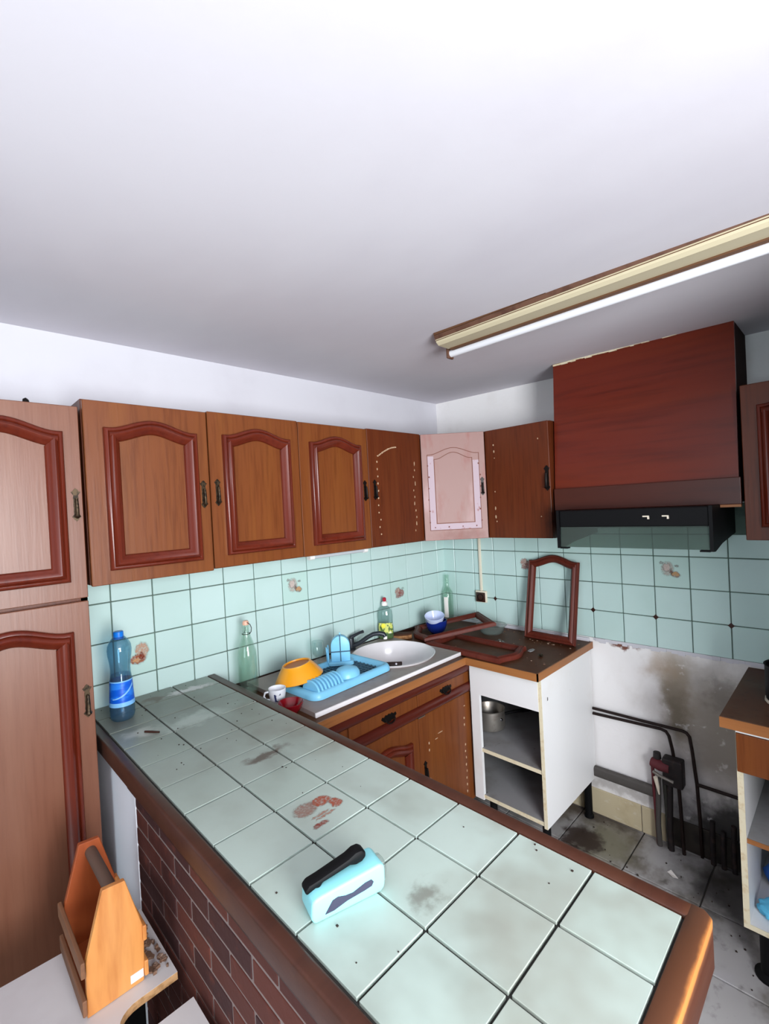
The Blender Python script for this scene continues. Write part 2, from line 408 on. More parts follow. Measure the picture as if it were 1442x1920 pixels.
class MB:
    """collects vertices and faces in a frame"""

    def __init__(self, fr=None):
        self.v, self.f, self.fr = [], [], fr or IDF

    def add(self, vs, fs):
        k = len(self.v)
        self.v += [self.fr(p) for p in vs]
        self.f += [[i + k for i in f] for f in fs]
        return self

    def box(self, x0, x1, y0, y1, z0, z1):
        vs = [(x, y, z) for z in (z0, z1) for y in (y0, y1) for x in (x0, x1)]
        return self.add(vs, [(0, 2, 3, 1), (4, 5, 7, 6), (0, 1, 5, 4), (2, 6, 7, 3), (0, 4, 6, 2), (1, 3, 7, 5)])

    def prism(self, poly, c0, c1):
        n = len(poly)
        vs = [(a, b, c0) for a, b in poly] + [(a, b, c1) for a, b in poly]
        fs = [list(range(n))[::-1], list(range(n, 2 * n))] + [(i, (i + 1) % n, n + (i + 1) % n, n + i) for i in range(n)]
        return self.add(vs, fs)

    def lathe(self, prof, o=(0, 0, 0), n=32, sx=1.0, sy=1.0, closed=False):
        vs, fs = [], []
        m = len(prof)
        for r, z in prof:
            for i in range(n):
                t = 2 * math.pi * i / n
                vs.append((o[0] + r * sx * math.cos(t), o[1] + r * sy * math.sin(t), o[2] + z))
        for j in range(m - 1 if not closed else m):
            j2 = (j + 1) % m
            for i in range(n):
                k = (i + 1) % n
                fs.append((j * n + i, j * n + k, j2 * n + k, j2 * n + i))
        if not closed:
            if prof[0][0] > 1e-6:
                fs.append(list(range(n))[::-1])
            if prof[-1][0] > 1e-6:
                fs.append(list(range((m - 1) * n, m * n)))
        return self.add(vs, fs)

    def tube(self, pts, r, n=10, closed=False):
        pts = [Vector(p) for p in pts]
        m = len(pts)
        rs = r if isinstance(r, (list, tuple)) else [r] * m
        vs, fs = [], []
        u = None
        for i, p in enumerate(pts):
            if closed:
                d = (pts[(i + 1) % m] - pts[i - 1]).normalized()
            else:
                d = (pts[min(i + 1, m - 1)] - pts[max(i - 1, 0)]).normalized()
            if u is None:
                u = d.orthogonal().normalized()
            u = (u - d * u.dot(d)).normalized()
            w = d.cross(u)
            for k in range(n):
                t = 2 * math.pi * k / n
                vs.append(p + (u * math.cos(t) + w * math.sin(t)) * rs[i])
        for i in range(m if closed else m - 1):
            j = (i + 1) % m
            for k in range(n):
                l = (k + 1) % n
                fs.append((i * n + k, i * n + l, j * n + l, j * n + k))
        if not closed:
            fs += [list(range(n))[::-1], list(range((m - 1) * n, m * n))]
        return self.add(vs, fs)

    def sweep(self, path, prof):
        """closed path (a,b), anticlockwise; profile of (inward offset, height c), closed"""
        n, q = len(path), len(prof)
        P = [Vector((p[0], p[1])) for p in path]
        vs, fs = [], []
        for i in range(n):
            d0 = (P[i] - P[i - 1]).normalized()
            d1 = (P[(i + 1) % n] - P[i]).normalized()
            n0, n1 = Vector((-d0.y, d0.x)), Vector((-d1.y, d1.x))
            mt = (n0 + n1) / max(0.3, 1.0 + n0.dot(n1))
            for off, h in prof:
                p = P[i] + mt * off
                vs.append((p.x, p.y, h))
        for i in range(n):
            j = (i + 1) % n
            for k in range(q):
                l = (k + 1) % q
                fs.append((i * q + k, j * q + k, j * q + l, i * q + l))
        return self.add(vs, fs)


def root_loc(o):
    p = Vector((0, 0, 0))
    while o is not None:
        p += Vector(o.location)
        o = o.parent
    return p


def tag(o, label=None, cat=None, group=None, kind=None):
    if label: o['label'] = label
    if cat: o['category'] = cat
    if group: o['group'] = group
    if kind: o['kind'] = kind
    return o


def build(name, mb, m, parent=None, local=False, bevel=0.0, smooth=True, ang=40, seg=2, uv=None, label=None, kind=None):
    """links the collected geometry as ONE mesh object; world coordinates unless local"""
    off = Vector((0, 0, 0)) if (local or parent is None) else root_loc(parent)
    me = bpy.data.meshes.new(name)
    me.from_pydata([tuple(v - off) for v in mb.v], [], mb.f)
    bm = bmesh.new()
    bm.from_mesh(me)
    bmesh.ops.remove_doubles(bm, verts=bm.verts, dist=1e-6)
    bmesh.ops.recalc_face_normals(bm, faces=bm.faces)
    if bevel > 0:
        es = [e for e in bm.edges if len(e.link_faces) == 2 and e.calc_face_angle(0) > math.radians(30)]
        bmesh.ops.bevel(bm, geom=es, offset=bevel, segments=seg, profile=0.5, affect='EDGES', clamp_overlap=True)
    if uv:  # planar uv over the given two axes
        lay = bm.loops.layers.uv.new('UVMap')
        (ax, a0, a1), (bx, b0, b1) = uv
        for f in bm.faces:
            for l in f.loops:
                l[lay].uv = ((l.vert.co[ax] - a0) / (a1 - a0), (l.vert.co[bx] - b0) / (b1 - b0))
    bm.to_mesh(me)
    bm.free()
    if smooth:
        me.polygons.foreach_set('use_smooth', [True] * len(me.polygons))
        me.set_sharp_from_angle(angle=math.radians(ang))
    me.materials.append(MT[m] if isinstance(m, str) else m)
    o = bpy.data.objects.new(name, me)
    COL.objects.link(o)
    if parent is not None:
        o.parent = parent
    if label: o['label'] = label
    if kind: o['kind'] = kind
    return o


def thing(name, label, cat, loc=(0, 0, 0), group=None, kind=None, rot=None):
    o = bpy.data.objects.new(name, None)
    COL.objects.link(o)
    o.location = loc
    if rot: o.rotation_euler = rot
    o.empty_display_size = 0.05
    return tag(o, label, cat, group, kind)


def piece(name, src, parent, loc, m=None, label=None):
    """an object sharing src's mesh data"""
    o = bpy.data.objects.new(name, src.data)
    COL.objects.link(o)
    o.parent = parent
    o.location = loc
    if m:
        o.material_slots[0].link = 'OBJECT'
        o.material_slots[0].material = MT[m]
    if label: o['label'] = label
    return o


def box(name, b, m, parent=None, bevel=0.0, **kw):
    return build(name, MB().box(*b), m, parent, bevel=bevel, **kw)


# ------------------------------------------------------------------ the room
XW, YW = -4.7, -3.5                     # far walls behind the viewer


def ceil_z(y):
    return 2.402 + 0.022 * max(y, -2.0)


fl = box('floor', (XW, 0.12, YW, 0.12, -0.12, -0.008), 'floor')
tag(fl, 'dirty grey tiled floor under the kitchen units', 'floor', kind='structure')
S = 0.30  # floor tile pitch
ft = None
for i in range(-6, 1):
    for j in range(-9, 0):
        x0, y0 = -0.02 + (i - 0) * S, -0.9 + (j + 5) * S
        if x0 < -1.9 or y0 + S > 0.02:
            continue
        if ft is None:
            ft = box('floor_tile', (0.003, S - 0.003, 0.003, S - 0.003, -0.012, 0.0), 'floortile', None, bevel=0.002, smooth=False)
            ft.parent = fl
            ft.location = (x0, y0, 0)
        else:
            piece('floor_tile', ft, fl, (x0, y0, random.uniform(-0.0012, 0.0012)))

mb = MB().add([(XW, 0.12, 2.402), (0.12, 0.12, 2.402), (0.12, -2.0, 2.358), (XW, -2.0, 2.358), (0.12, YW, 2.358), (XW, YW, 2.358),
               (XW, 0.12, 2.52), (0.12, 0.12, 2.52), (0.12, YW, 2.52), (XW, YW, 2.52)],
              [(0, 1, 2, 3), (3, 2, 4, 5), (6, 9, 8, 7), (0, 6, 7, 1), (5, 4, 8, 9), (1, 7, 8, 4, 2), (0, 3, 5, 9, 6)])
tag(build('ceiling', mb, 'ceiling', smooth=False), 'white painted ceiling above the kitchen', 'ceiling', kind='structure')
wl = box('wall_left', (XW, 0.12, 0.0, 0.12, 0, 2.41), 'plaster')
tag(wl, 'white wall behind the sink with mint green tiles', 'wall', kind='structure')
wr = box('wall_right', (0.0, 0.12, YW, 0.0, 0, 2.41), 'wall_right')
tag(wr, 'white stained wall behind the cooker hood with mint green tiles', 'wall', kind='structure')
# window walls behind the viewer, each with an opening
mb = MB()
mb.box(XW, 0.12, YW - 0.12, YW, 0, 0.70).box(XW, 0.12, YW - 0.12, YW, 2.2, 2.41)
mb.box(XW, -3.45, YW - 0.12, YW, 0.70, 2.2).box(-1.95, 0.12, YW - 0.12, YW, 0.70, 2.2)
tag(build('wall_back', mb, 'far_wall', smooth=False), 'dark grey-beige wall behind the viewer with a window', 'wall', kind='structure')
mb = MB()
mb.box(XW - 0.12, XW, YW, 0.12, 0, 0.80).box(XW - 0.12, XW, YW, 0.12, 2.1, 2.41)
mb.box(XW - 0.12, XW, YW, -2.6, 0.80, 2.1).box(XW - 0.12, XW, -1.2, 0.12, 0.80, 2.1)
tag(build('wall_front', mb, 'far_wall', smooth=False), 'dark grey-beige wall at the far left behind the viewer with a window', 'wall', kind='structure')
w = MB(Frame((0, YW - 0.09, 0), (1, 0, 0), (0, 0, 1), (0, 1, 0)))
w.sweep([(-3.45, 0.70), (-1.95, 0.70), (-1.95, 2.2), (-3.45, 2.2)], [(0, 0), (0, 0.06), (0.05, 0.06), (0.05, 0)])
tag(build('window_1', w, 'whitecap', smooth=False), 'white window frame in the wall behind the viewer', 'window', kind='structure')
w = MB(Frame((XW - 0.09, 0, 0), (0, 1, 0), (0, 0, 1), (1, 0, 0)))
w.sweep([(-2.6, 0.80), (-1.2, 0.80), (-1.2, 2.1), (-2.6, 2.1)], [(0, 0), (0, 0.06), (0.05, 0.06), (0.05, 0)])
tag(build('added_window_2', w, 'whitecap', smooth=False), 'white frame of the unseen window added in the far left wall', 'window', kind='structure')

wn_ = box('shade_wall_near', (-1.25, 0.0, -2.45, -2.33, 0, 2.36), 'far_wall')  # unseen partition added to keep window light off the wall beyond the hood
tag(wn_, 'unseen short partition added behind the viewer to shade the right end of the kitchen', 'wall', kind='structure')
wh_ = box('shade_wall_behind', (-3.7, -2.5, -2.34, -2.24, 0, 1.5), 'far_wall')  # unseen half wall added to shade the tall cupboard and low table
tag(wh_, 'unseen half-height wall added behind the viewer to shade the tall cupboard', 'wall', kind='structure')

# ---- wall tiles
TS, Z0 = 0.15, 1.4074
rows = [(1, Z0 + 0.0), (0, Z0 - TS), (-1, Z0 - 2 * TS), (-2, Z0 - 3 * TS)]     # z of the lower edge
G = 0.0022
tbed = box('tile_bed', (-2.174, -0.002, -0.004, 0.0, 0.934, 1.513), 'grout', wl)
tsrc = {}


def wtile(wall, w_, h_):
    """tile with its lower left corner at its origin, facing the room"""
    key = (wall, round(w_, 3), round(h_, 3))
    if key not in tsrc:
        if wall == 'l':
            mb = MB().box(G, w_ - G, -0.008, 0.0, G, h_ - G)
            uv = ((0, 0, w_), (2, 0, h_))
        else:
            mb = MB().box(-0.008, 0.0, -(w_ - G), -G, G, h_ - G)
            uv = ((1, 0, -w_), (2, 0, h_))
        o = build('wall_tile', mb, 'tile', None, bevel=0.0014, seg=1, smooth=False, uv=uv)
        tsrc[key] = o
        return o, True
    return tsrc[key], False


def put_tile(wall, parent, w_, h_, loc, m=None):
    src, new = wtile(wall, w_, h_)
    if new:
        src.parent = parent
        src.location = loc
        if m:
            src.material_slots[0].link = 'OBJECT'
            src.material_slots[0].material = MT[m]
    else:
        piece('wall_tile', src, parent, loc, m)


AL, AR = 0.0903, 0.0991
prints_l = {(0, 0): 'tile_basket', (5, 2): 'tile_shroom', (10, 1): 'tile_veg'}
for i in range(-1, 14):
    x = -(AL + (13 - i) * TS)
    wd = TS if i < 13 else AL
    if i == -1:
        x, wd = -2.174, -(AL + 13 * TS) + 2.174
    for r, z in rows:
        # r: 1 top .. -2 bottom
        key = {(0, -1): 'tile_basket', (5, 0): 'tile_shroom', (10, -1): 'tile_veg'}.get((i, r))
        h = TS
        if r == -2:
            z = 0.948
            h = (Z0 - 2 * TS) - z
        if r == 1:
            h = 1.513 - Z0
        put_tile('l', wl, wd, h, (x, -0.0025 + random.uniform(-.0005, .0005), z), key)
tb2 = box('tile_bed', (-0.004, 0.0, -2.4, -0.002, 0.957, 1.513), 'grout', wr)
box('tile_bed', (-0.004, 0.0, -1.69, -0.962, 1.513, 1.65), 'grout', wr)
for i in range(-1, 16):
    y = -(AR + i * TS) if i >= 0 else -0.0
    wd = TS if i >= 0 else AR
    for r, z in rows + [(2, 1.513)]:
        if r == 2 and not (6 <= i <= 9):
            continue
        h = {1: 1.513 - Z0, 2: 0.13}.get(r, TS)
        key = {(3, 0): 'tile_veg', (8, 0): 'tile_shroom'}.get((i, r))
        put_tile('r', wr, wd, h, (-0.0025 + random.uniform(-.0005, .0005), y, z), key)
dsrc = None
for y, z in ((-0.0 - AR - 2 * TS, Z0 - 2 * TS), (-AR - 6 * TS, Z0 - 2 * TS), (-AR - 8 * TS, Z0 - 2 * TS), (-AR - 10 * TS, Z0 - 2 * TS)):
    if dsrc is None:
        dsrc = build('corner_inset', MB(Frame((0, 0, 0), (0, 1, 0), (0, 0, 1), (-1, 0, 0))).prism([(-.013, 0), (0, -.013), (.013, 0), (0, .013)], 0, 0.0125), 'socketbrown', None, smooth=False)
        dsrc.parent = wr
        dsrc.location = (0, y, z)
    else:
        piece('corner_inset', dsrc, wr, (0, y, z))
# skirting tiles along the right wall
k = 0
for y0, y1 in ((-0.60, -0.90), (-0.90, -1.19), (-1.19, -1.30), (-1.30, -1.59), (-1.59, -1.88), (-1.88, -2.17)):
    m_ = 'skirt' if k < 3 else 'skirtdark'
    build('skirting_tile', MB().box(-0.011, 0, y1 + 0.002, y0 - 0.002, 0.0, 0.135), m_, wr, bevel=0.003, smooth=False)
    k += 1
# broken plaster ledge over the tiles' lower edge
mb = MB()
yy = -0.99
while yy > -1.75:
    d = random.uniform(0.01, 0.03)
    mb.box(-random.uniform(0.003, 0.008), 0, yy - d, yy, 0.945 - random.uniform(0, 0.012), 0.957)
    yy -= d
build('plaster_lip', mb, 'plaster', wr, smooth=False, kind='stuff')


# ------------------------------------------------------------------ cabinet doors, mouldings, handles
def arch_path(w_, h_, rise=0.032, n=22):
    p = [(0, 0), (w_, 0), (w_, h_)]
    for i in range(1, n):
        t = i / n
        s = min(max((t - 0.06) / 0.88, 0), 1)
        p.append((w_ * (1 - t), h_ + rise * (0.5 - 0.5 * math.cos(2 * math.pi * s)) ** 0.85))
    p.append((0, h_))
    return p


MPROF0 = [(0, 0), (0, 0.009), (0.005, 0.013), (0.010, 0.0135), (0.0135, 0.0105), (0.017, 0.0155), (0.023, 0.018),
         (0.029, 0.0165), (0.034, 0.011), (0.041, 0.0075), (0.046, 0.003), (0.046, 0)]


MPROF = [(a_, h_ * 1.45) for a_, h_ in MPROF0]


def moulding(parent, fr, a0, b0, w_, h_, c=0.0, m='mould', name='moulding', rise=0.032):
    f2 = Frame(fr((a0, b0, c)), fr.a, fr.b, fr.c)
    return build(name, MB(f2).sweep(arch_path(w_, h_, rise), MPROF), m, parent, ang=50)


def handle_on(door, fr, a, b, m='iron', h=0.10):
    """handle as ONE sub-part of a door"""
    f2 = Frame(fr((a, b, 0)), fr.a, fr.b, fr.c)
    s = h / 0.10
    half = [(0.0, 0.050), (0.0045, 0.046), (0.0085, 0.040), (0.0125, 0.039), (0.009, 0.033), (0.006, 0.028), (0.0075, 0.020),
            (0.0062, 0.010), (0.0072, 0.0), (0.006, -0.012), (0.0072, -0.022), (0.006, -0.030), (0.0115, -0.037),
            (0.008, -0.042), (0.004, -0.047), (0.0, -0.051)]
    poly = [(x * s, y * s) for x, y in half] + [(-x * s, y * s) for x, y in half[-2:0:-1]]
    mb = MB(f2).prism(poly[::-1], 0.0, 0.003)
    mb.tube([(0, 0.016 * s, 0.002), (0, 0.016 * s, 0.012)], 0.004 * s, 8)
    mb.tube([(0, 0.018 * s, 0.011), (0, 0.008 * s, 0.013), (0, -0.012 * s, 0.014), (0, -0.030 * s, 0.014), (0, -0.036 * s, 0.014), (0, -0.042 * s, 0.013)],
            [0.0045 * s, 0.0045 * s, 0.0052 * s, 0.0052 * s, 0.0085 * s, 0.003 * s], 10)
    return build('handle', mb, m, door, label='dark ornate drop handle')


def door(parent, fr, w_, h_, m, th=0.018, bevel=0.002, c0=0.0):
    """slab whose face lies th in front of the frame's plane"""
    return build('door', MB(fr).box(0.0015, w_ - 0.0015, 0.001, h_ - 0.001, c0, c0 + th), m, parent, bevel=bevel, seg=1, smooth=False)


def glue_spots(parent, fr, pts, m='glue', name='glue_spots'):
    mb = MB(fr)
    for a, b, r, e in pts:
        n = 7
        poly = [(a + r * (0.7 + 0.5 * random.random()) * math.cos(2 * math.pi * i / n), b + e * (0.7 + 0.5 * random.random()) * math.sin(2 * math.pi * i / n)) for i in range(n)]
        mb.prism(poly, 0.0, 0.0012)
    return build(name, mb, m, parent, smooth=False, kind='stuff', label='spots of dried glue where the moulding came off')


# ---- tall cupboard at the left
TX0, TX1, TY = -2.578, -2.180, -0.335  # front face
tc = thing('tall_cupboard', 'tall brown wooden cupboard with two arched doors, left of the tiled counter', 'cupboard', (-2.38, -0.17, 0))
mb = MB().box(TX0, TX0 + .018, TY + .018, -0.002, 0.0, 2.072).box(TX1 - .018, TX1, TY + .018, -0.002, 0.0, 2.072)
mb.box(TX0, TX1, TY + .018, -0.002, 2.054, 2.072).box(TX0, TX1, TY + .018, -0.002, 0.08, 0.098).box(TX0, TX1, -0.012, -0.002, 0.0, 2.072)
mb.box(TX0, TX1, TY + .05, TY + .066, 0.0, 0.08).box(TX0, TX1, TY + .018, -0.002, 1.47, 1.488)
build('carcass', mb, 'veneer_dark', tc, smooth=False)
for z0, z1, mz0, mz1, hz, hm in ((1.481, 2.070, 1.535, 1.988, 1.768, 'brass'), (0.095, 1.473, 0.20, 1.385, 1.168, 'brass')):
    fr = Frame((TX0, TY + .018, z0), (1, 0, 0), (0, 0, 1), (0, -1, 0))
    d = door(tc, fr, TX1 - TX0, z1 - z0, 'veneer_tall')
    f2 = Frame((TX0, TY, z0), (1, 0, 0), (0, 0, 1), (0, -1, 0))
    moulding(d, f2, 0.050, mz0 - z0, 0.302, mz1 - mz0, rise=0.034)
    handle_on(d, f2, 0.378, hz - z0, hm)
hk = MB().tube([(-2.305, -0.31, 2.071), (-2.305, -0.31, 2.080), (-2.303, -0.312, 2.083)], [0.009, 0.008, 0.004], 10)
build('top_plug', hk, 'iron', tc)

# ---- wall cabinets along the sink wall
UZ0, UZ1, UY = 1.515, 2.098, -0.335


def wall_unit(name, label, x0, x1, doors, mats):
    t = thing(name, label, 'cabinet', ((x0 + x1) / 2, -0.16, UZ0))
    mb = MB().box(x0 + .001, x0 + .018, UY + .018, -0.002, UZ0, UZ1).box(x1 - .018, x1 - .001, UY + .018, -0.002, UZ0, UZ1)
    mb.box(x0 + .018, x1 - .018, UY + .018, -0.002, UZ1 - .018, UZ1).box(x0 + .018, x1 - .018, UY + .018, -0.002, UZ0, UZ0 + .018)
    mb.box(x0 + .018, x1 - .018, -0.010, -0.002, UZ0, UZ1)
    mb.box(x0 + .018, x1 - .018, UY + .03, -0.010, 1.80, 1.816)
    build('carcass', mb, 'veneer_dark', t, smooth=False)
    return t


xs = [-2.172, -1.775, -1.377, -0.977, -0.580]
ua = wall_unit('wall_cabinet', 'brown two-door wall cabinet beside the tall cupboard', xs[0], xs[2], None, None)
ub = wall_unit('wall_cabinet', 'brown two-door wall cabinet, right door stripped of its moulding', xs[2], xs[4], None, None)
for k, (u_, hx, hm, m_) in enumerate(((ua, 0.368, 'brass', 'veneer'), (ua, 0.027, 'brass', 'veneer'), (ub, 0.372, 'iron', 'veneer'), (ub, 0.038, 'iron', 'veneer_dark'))):
    x0, x1 = xs[k], xs[k + 1]
    dz = (-0.004, 0.002, 0.0, 0.004)[k]
    gap = 0.004 if k == 0 else 0.0
    yd = UY - (0.006 if k == 0 else 0.0)
    fr = Frame((x0, yd + .018, UZ0 + dz), (1, 0, 0), (0, 0, 1), (0, -1, 0))
    d = door(u_, fr, x1 - x0 - gap, UZ1 - UZ0, m_)
    f2 = Frame((x0, yd, UZ0 + dz), (1, 0, 0), (0, 0, 1), (0, -1, 0))
    if k < 3:
        moulding(d, f2, 0.053, 0.045, 0.297, 0.453)
    else:
        pts = []
        for i in range(11):
            pts.append((0.060 + random.uniform(-.003, .012) * (1 if i > 5 else .2), 0.42 - 0.036 * i, 0.004, 0.006 if i < 5 else 0.005))
            pts.append((0.335 + random.uniform(-.012, .006), 0.42 - 0.036 * i, 0.003, 0.006 + 0.006 * (i % 3 == 0)))
        for i in range(14):
            t = i / 13
            pts.append((0.07 + 0.13 * t, 0.45 + 0.05 * math.sin(t * 1.5), 0.006, 0.004))
        glue_spots(d, f2, pts)
    handle_on(d, f2, hx, 0.282, hm)

# ---- diagonal corner cabinet
A_, B_ = Vector((-0.580, -0.335, 0)), Vector((-0.335, -0.583, 0))
dv = (B_ - A_).normalized()
nv = Vector((dv.y, -dv.x, 0))
if nv.dot(Vector((-1, -1, 0))) < 0: nv = -nv
cc = thing('corner_cabinet', 'pinkish bleached corner wall cabinet with pale arched glue band', 'cabinet', (-0.3, -0.3, UZ0))
ins = 0.02
poly = [(-0.578, -0.002), (-0.578, -0.325), (-0.325, -0.580), (-0.002, -0.580), (-0.002, -0.002)]
mb = MB()
mb.prism(poly, UZ0, UZ0 + .018).prism(poly, UZ1 - .018, UZ1)
mb.box(-0.578, -0.562, -0.322, -0.002, UZ0 + .018, UZ1 - .018).box(-0.322, -0.002, -0.580, -0.564, UZ0 + .018, UZ1 - .018)
build('carcass', mb, 'veneer_dark', cc, smooth=False)
DW = (B_ - A_).length
frc = Frame((A_.x, A_.y, UZ0), dv, (0, 0, 1), nv)
d = door(cc, frc, DW, UZ1 - UZ0, 'pink', th=0.012)
frf = Frame(frc((0, 0, 0.012)), dv, (0, 0, 1), nv)
f2 = Frame(frf((0.032, 0.055, 0)), dv, (0, 0, 1), nv)
wi, hi = DW - 0.066, 0.415
# the pale band (sides and bottom only) and the routed arch lines
band = MB(f2).box(0, 0.035, 0, hi - 0.01, 0, 0.0008).box(wi - 0.035, wi, 0, hi - 0.04, 0, 0.0008).box(0.035, wi - 0.035, 0, 0.035, 0, 0.0008)
build('glue_band', band, 'glue_white', d, smooth=False, label='pale glue band round the door panel')
lines = MB(f2).sweep(arch_path(wi, hi, 0.034), [(0, 0), (0, 0.0012), (0.003, 0.0012), (0.003, 0)])
f3 = Frame(frf((0.069, 0.092, 0)), dv, (0, 0, 1), nv)
lines2 = MB(f3).sweep(arch_path(wi - 0.074, hi - 0.062, 0.034), [(0, 0), (0, 0.0012), (0.003, 0.0012), (0.003, 0)])
lines.v += lines2.v
lines.f += [[i + len(lines.v) - len(lines2.v) for i in f] for f in lines2.f]
build('routed_outline', lines, 'gluebrown', d, smooth=False, label='brown outline of the lost arched moulding')
pts = []
for i in range(6):
    pts += [(0.036 + random.uniform(-.004, .004), 0.10 + 0.062 * i, 0.004, 0.005), (DW - 0.036 + random.uniform(-.004, .004), 0.10 + 0.062 * i, 0.004, 0.005)]
for i in range(4):
    pts.append((0.06 + 0.075 * i, 0.072, 0.004, 0.004))
f4 = Frame(frf((0, 0, 0.0006)), dv, (0, 0, 1), nv)
glue_spots(d, f4, pts, 'gluebrown')
handle_on(d, frf, DW - 0.022, 0.285, 'iron')

# ---- wall cabinet between corner and hood, and the one beyond the hood
rr = thing('wall_cabinet', 'plain dark brown wall cabinet between corner cabinet and cooker hood', 'cabinet', (-0.16, -0.78, UZ0))


def carcass_r(t, y0, y1):
    mb = MB().box(UY + .018, -0.002, y0 + .001, y0 + .018, UZ0, UZ1).box(UY + .018, -0.002, y1 - .018, y1 - .001, UZ0, UZ1)
    mb.box(UY + .018, -0.002, y0 + .018, y1 - .018, UZ0, UZ0 + .018).box(UY + .018, -0.002, y0 + .018, y1 - .018, UZ1 - .018, UZ1)
    mb.box(-0.010, -0.002, y0 + .018, y1 - .018, UZ0, UZ1).box(UY + .03, -0.01, y0 + .018, y1 - .018, 1.80, 1.816)
    build('carcass', mb, 'veneer_dark', t, smooth=False)


carcass_r(rr, -0.952, -0.586)
fr = Frame((UY + .018, -0.586, UZ0), (0, -1, 0), (0, 0, 1), (-1, 0, 0))
d = door(rr, fr, 0.366, UZ1 - UZ0, 'veneer_dark')
f2 = Frame((UY, -0.586, UZ0), (0, -1, 0), (0, 0, 1), (-1, 0, 0))
glue_spots(d, f2, [(0.055, 0.50, .004, .006), (0.056, 0.465, .004, .007), (0.058, 0.43, .003, .003), (0.052, 0.25, .003, .004), (0.05, 0.16, .004, .009), (0.05, 0.115, .004, .009),
                   (0.31, 0.50, .003, .004), (0.31, 0.11, .003, .003), (0.055, 0.09, .003, .004)])
handle_on(d, f2, 0.350, 0.30, 'iron', h=0.125)
rc = thing('wall_cabinet', 'dark wall cabinet with arched moulding right of the cooker hood', 'cabinet', (-0.16, -1.9, UZ0))
carcass_r(rc, -2.107, -1.709)
fr = Frame((UY + .018, -1.709, UZ0), (0, -1, 0), (0, 0, 1), (-1, 0, 0))
d = door(rc, fr, 0.398, UZ1 - UZ0, 'veneer_dark')
f2 = Frame((UY, -1.709, UZ0), (0, -1, 0), (0, 0, 1), (-1, 0, 0))
moulding(d, f2, 0.050, 0.050, 0.298, 0.450)
handle_on(d, f2, 0.374, 0.285, 'iron')

# ---- hood casing and cooker hood
hc = thing('hood_casing', 'red brown wooden casing over the cooker hood up to the ceiling', 'hood casing', (-0.15, -1.33, 1.655))
zt = 2.372
CY0, CY1 = -1.692, -0.960
mb = MB().add([(-0.262, CY0, zt), (-0.262, CY1, zt + .01), (-0.305, CY1, 1.755), (-0.305, CY0, 1.755),
               (-0.246, CY0, zt), (-0.246, CY1, zt + .01), (-0.288, CY1, 1.755), (-0.288, CY0, 1.755)],
              [(0, 1, 2, 3), (4, 7, 6, 5), (0, 4, 5, 1), (3, 2, 6, 7), (0, 3, 7, 4), (1, 5, 6, 2)])
build('front_panel', mb, 'casing', hc, smooth=False)
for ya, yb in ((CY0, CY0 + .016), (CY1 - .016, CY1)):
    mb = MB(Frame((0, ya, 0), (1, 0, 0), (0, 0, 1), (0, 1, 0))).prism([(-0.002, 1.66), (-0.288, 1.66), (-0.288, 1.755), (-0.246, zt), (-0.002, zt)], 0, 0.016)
    build('side_panel', mb, 'casing_shade', hc, smooth=False)
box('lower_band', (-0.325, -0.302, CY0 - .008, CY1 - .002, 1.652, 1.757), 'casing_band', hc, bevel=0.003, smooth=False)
box('bottom_board', (-0.30, -0.01, CY0 + .018, CY1 - .018, 1.657, 1.672), 'edging', hc)
box('edge_strip', (-0.323, -0.30, CY0 - .006, CY0 + .06, 1.642, 1.652), 'edging', hc)
mb = MB()
yy = CY0
while yy < CY1 - .01:
    dd = random.uniform(.012, .035)
    mb.box(-0.268 - random.uniform(0, .003), -0.245, yy, min(yy + dd, CY1), zt - random.uniform(.000, .006), zt + .004)
    yy += dd
build('plaster_crumbs', mb, 'particle', hc, smooth=False, kind='stuff')

HD = thing('cooker_hood', 'black cooker hood with a smoked glass visor under the red casing', 'cooker hood', (-0.22, -1.33, 1.48))
HY0, HY1 = -1.630, -1.030
mb = MB().box(-0.452, -0.012, HY0 + .012, HY1 - .012, 1.578, 1.652)
build('body', mb, 'black', HD, bevel=0.004, smooth=False)
for ya in (HY0, HY1 - .012):
    mb = MB(Frame((0, ya, 0), (1, 0, 0), (0, 0, 1), (0, 1, 0))).prism([(-0.012, 1.652), (-0.458, 1.655), (-0.458, 1.482), (-0.425, 1.480), (-0.36, 1.490), (-0.30, 1.500), (-0.012, 1.522)], 0, 0.012)
    build('side_panel', mb, 'black', HD, smooth=False)
box('visor_foot', (-0.456, -0.425, HY0 + .012, HY0 + .045, 1.480, 1.486), 'black', HD)
box('visor_foot', (-0.456, -0.425, HY1 - .045, HY1 - .012, 1.480, 1.486), 'black', HD)
mb = MB().add([(-0.446, HY0 + .014, 1.578), (-0.446, HY1 - .014, 1.578), (-0.452, HY1 - .014, 1.488), (-0.452, HY0 + .014, 1.488),
               (-0.441, HY0 + .014, 1.578), (-0.441, HY1 - .014, 1.578), (-0.447, HY1 - .014, 1.488), (-0.447, HY0 + .014, 1.488)],
              [(0, 1, 2, 3), (4, 7, 6, 5), (0, 4, 5, 1), (3, 2, 6, 7), (0, 3, 7, 4), (1, 5, 6, 2)])
build('glass_visor', mb, 'visor', HD, smooth=False)
box('filter_grille', (-0.40, -0.03, HY0 + .03, HY1 - .03, 1.570, 1.577), 'gunmetal', HD)
for y in (-1.405, -1.475):
    mb = MB().box(-0.457, -0.452, y - .012, y + .012, 1.617, 1.622).box(-0.459, -0.452, y - .012, y - .006, 1.608, 1.622)
    build('switch', mb, 'ivory', HD, smooth=False)

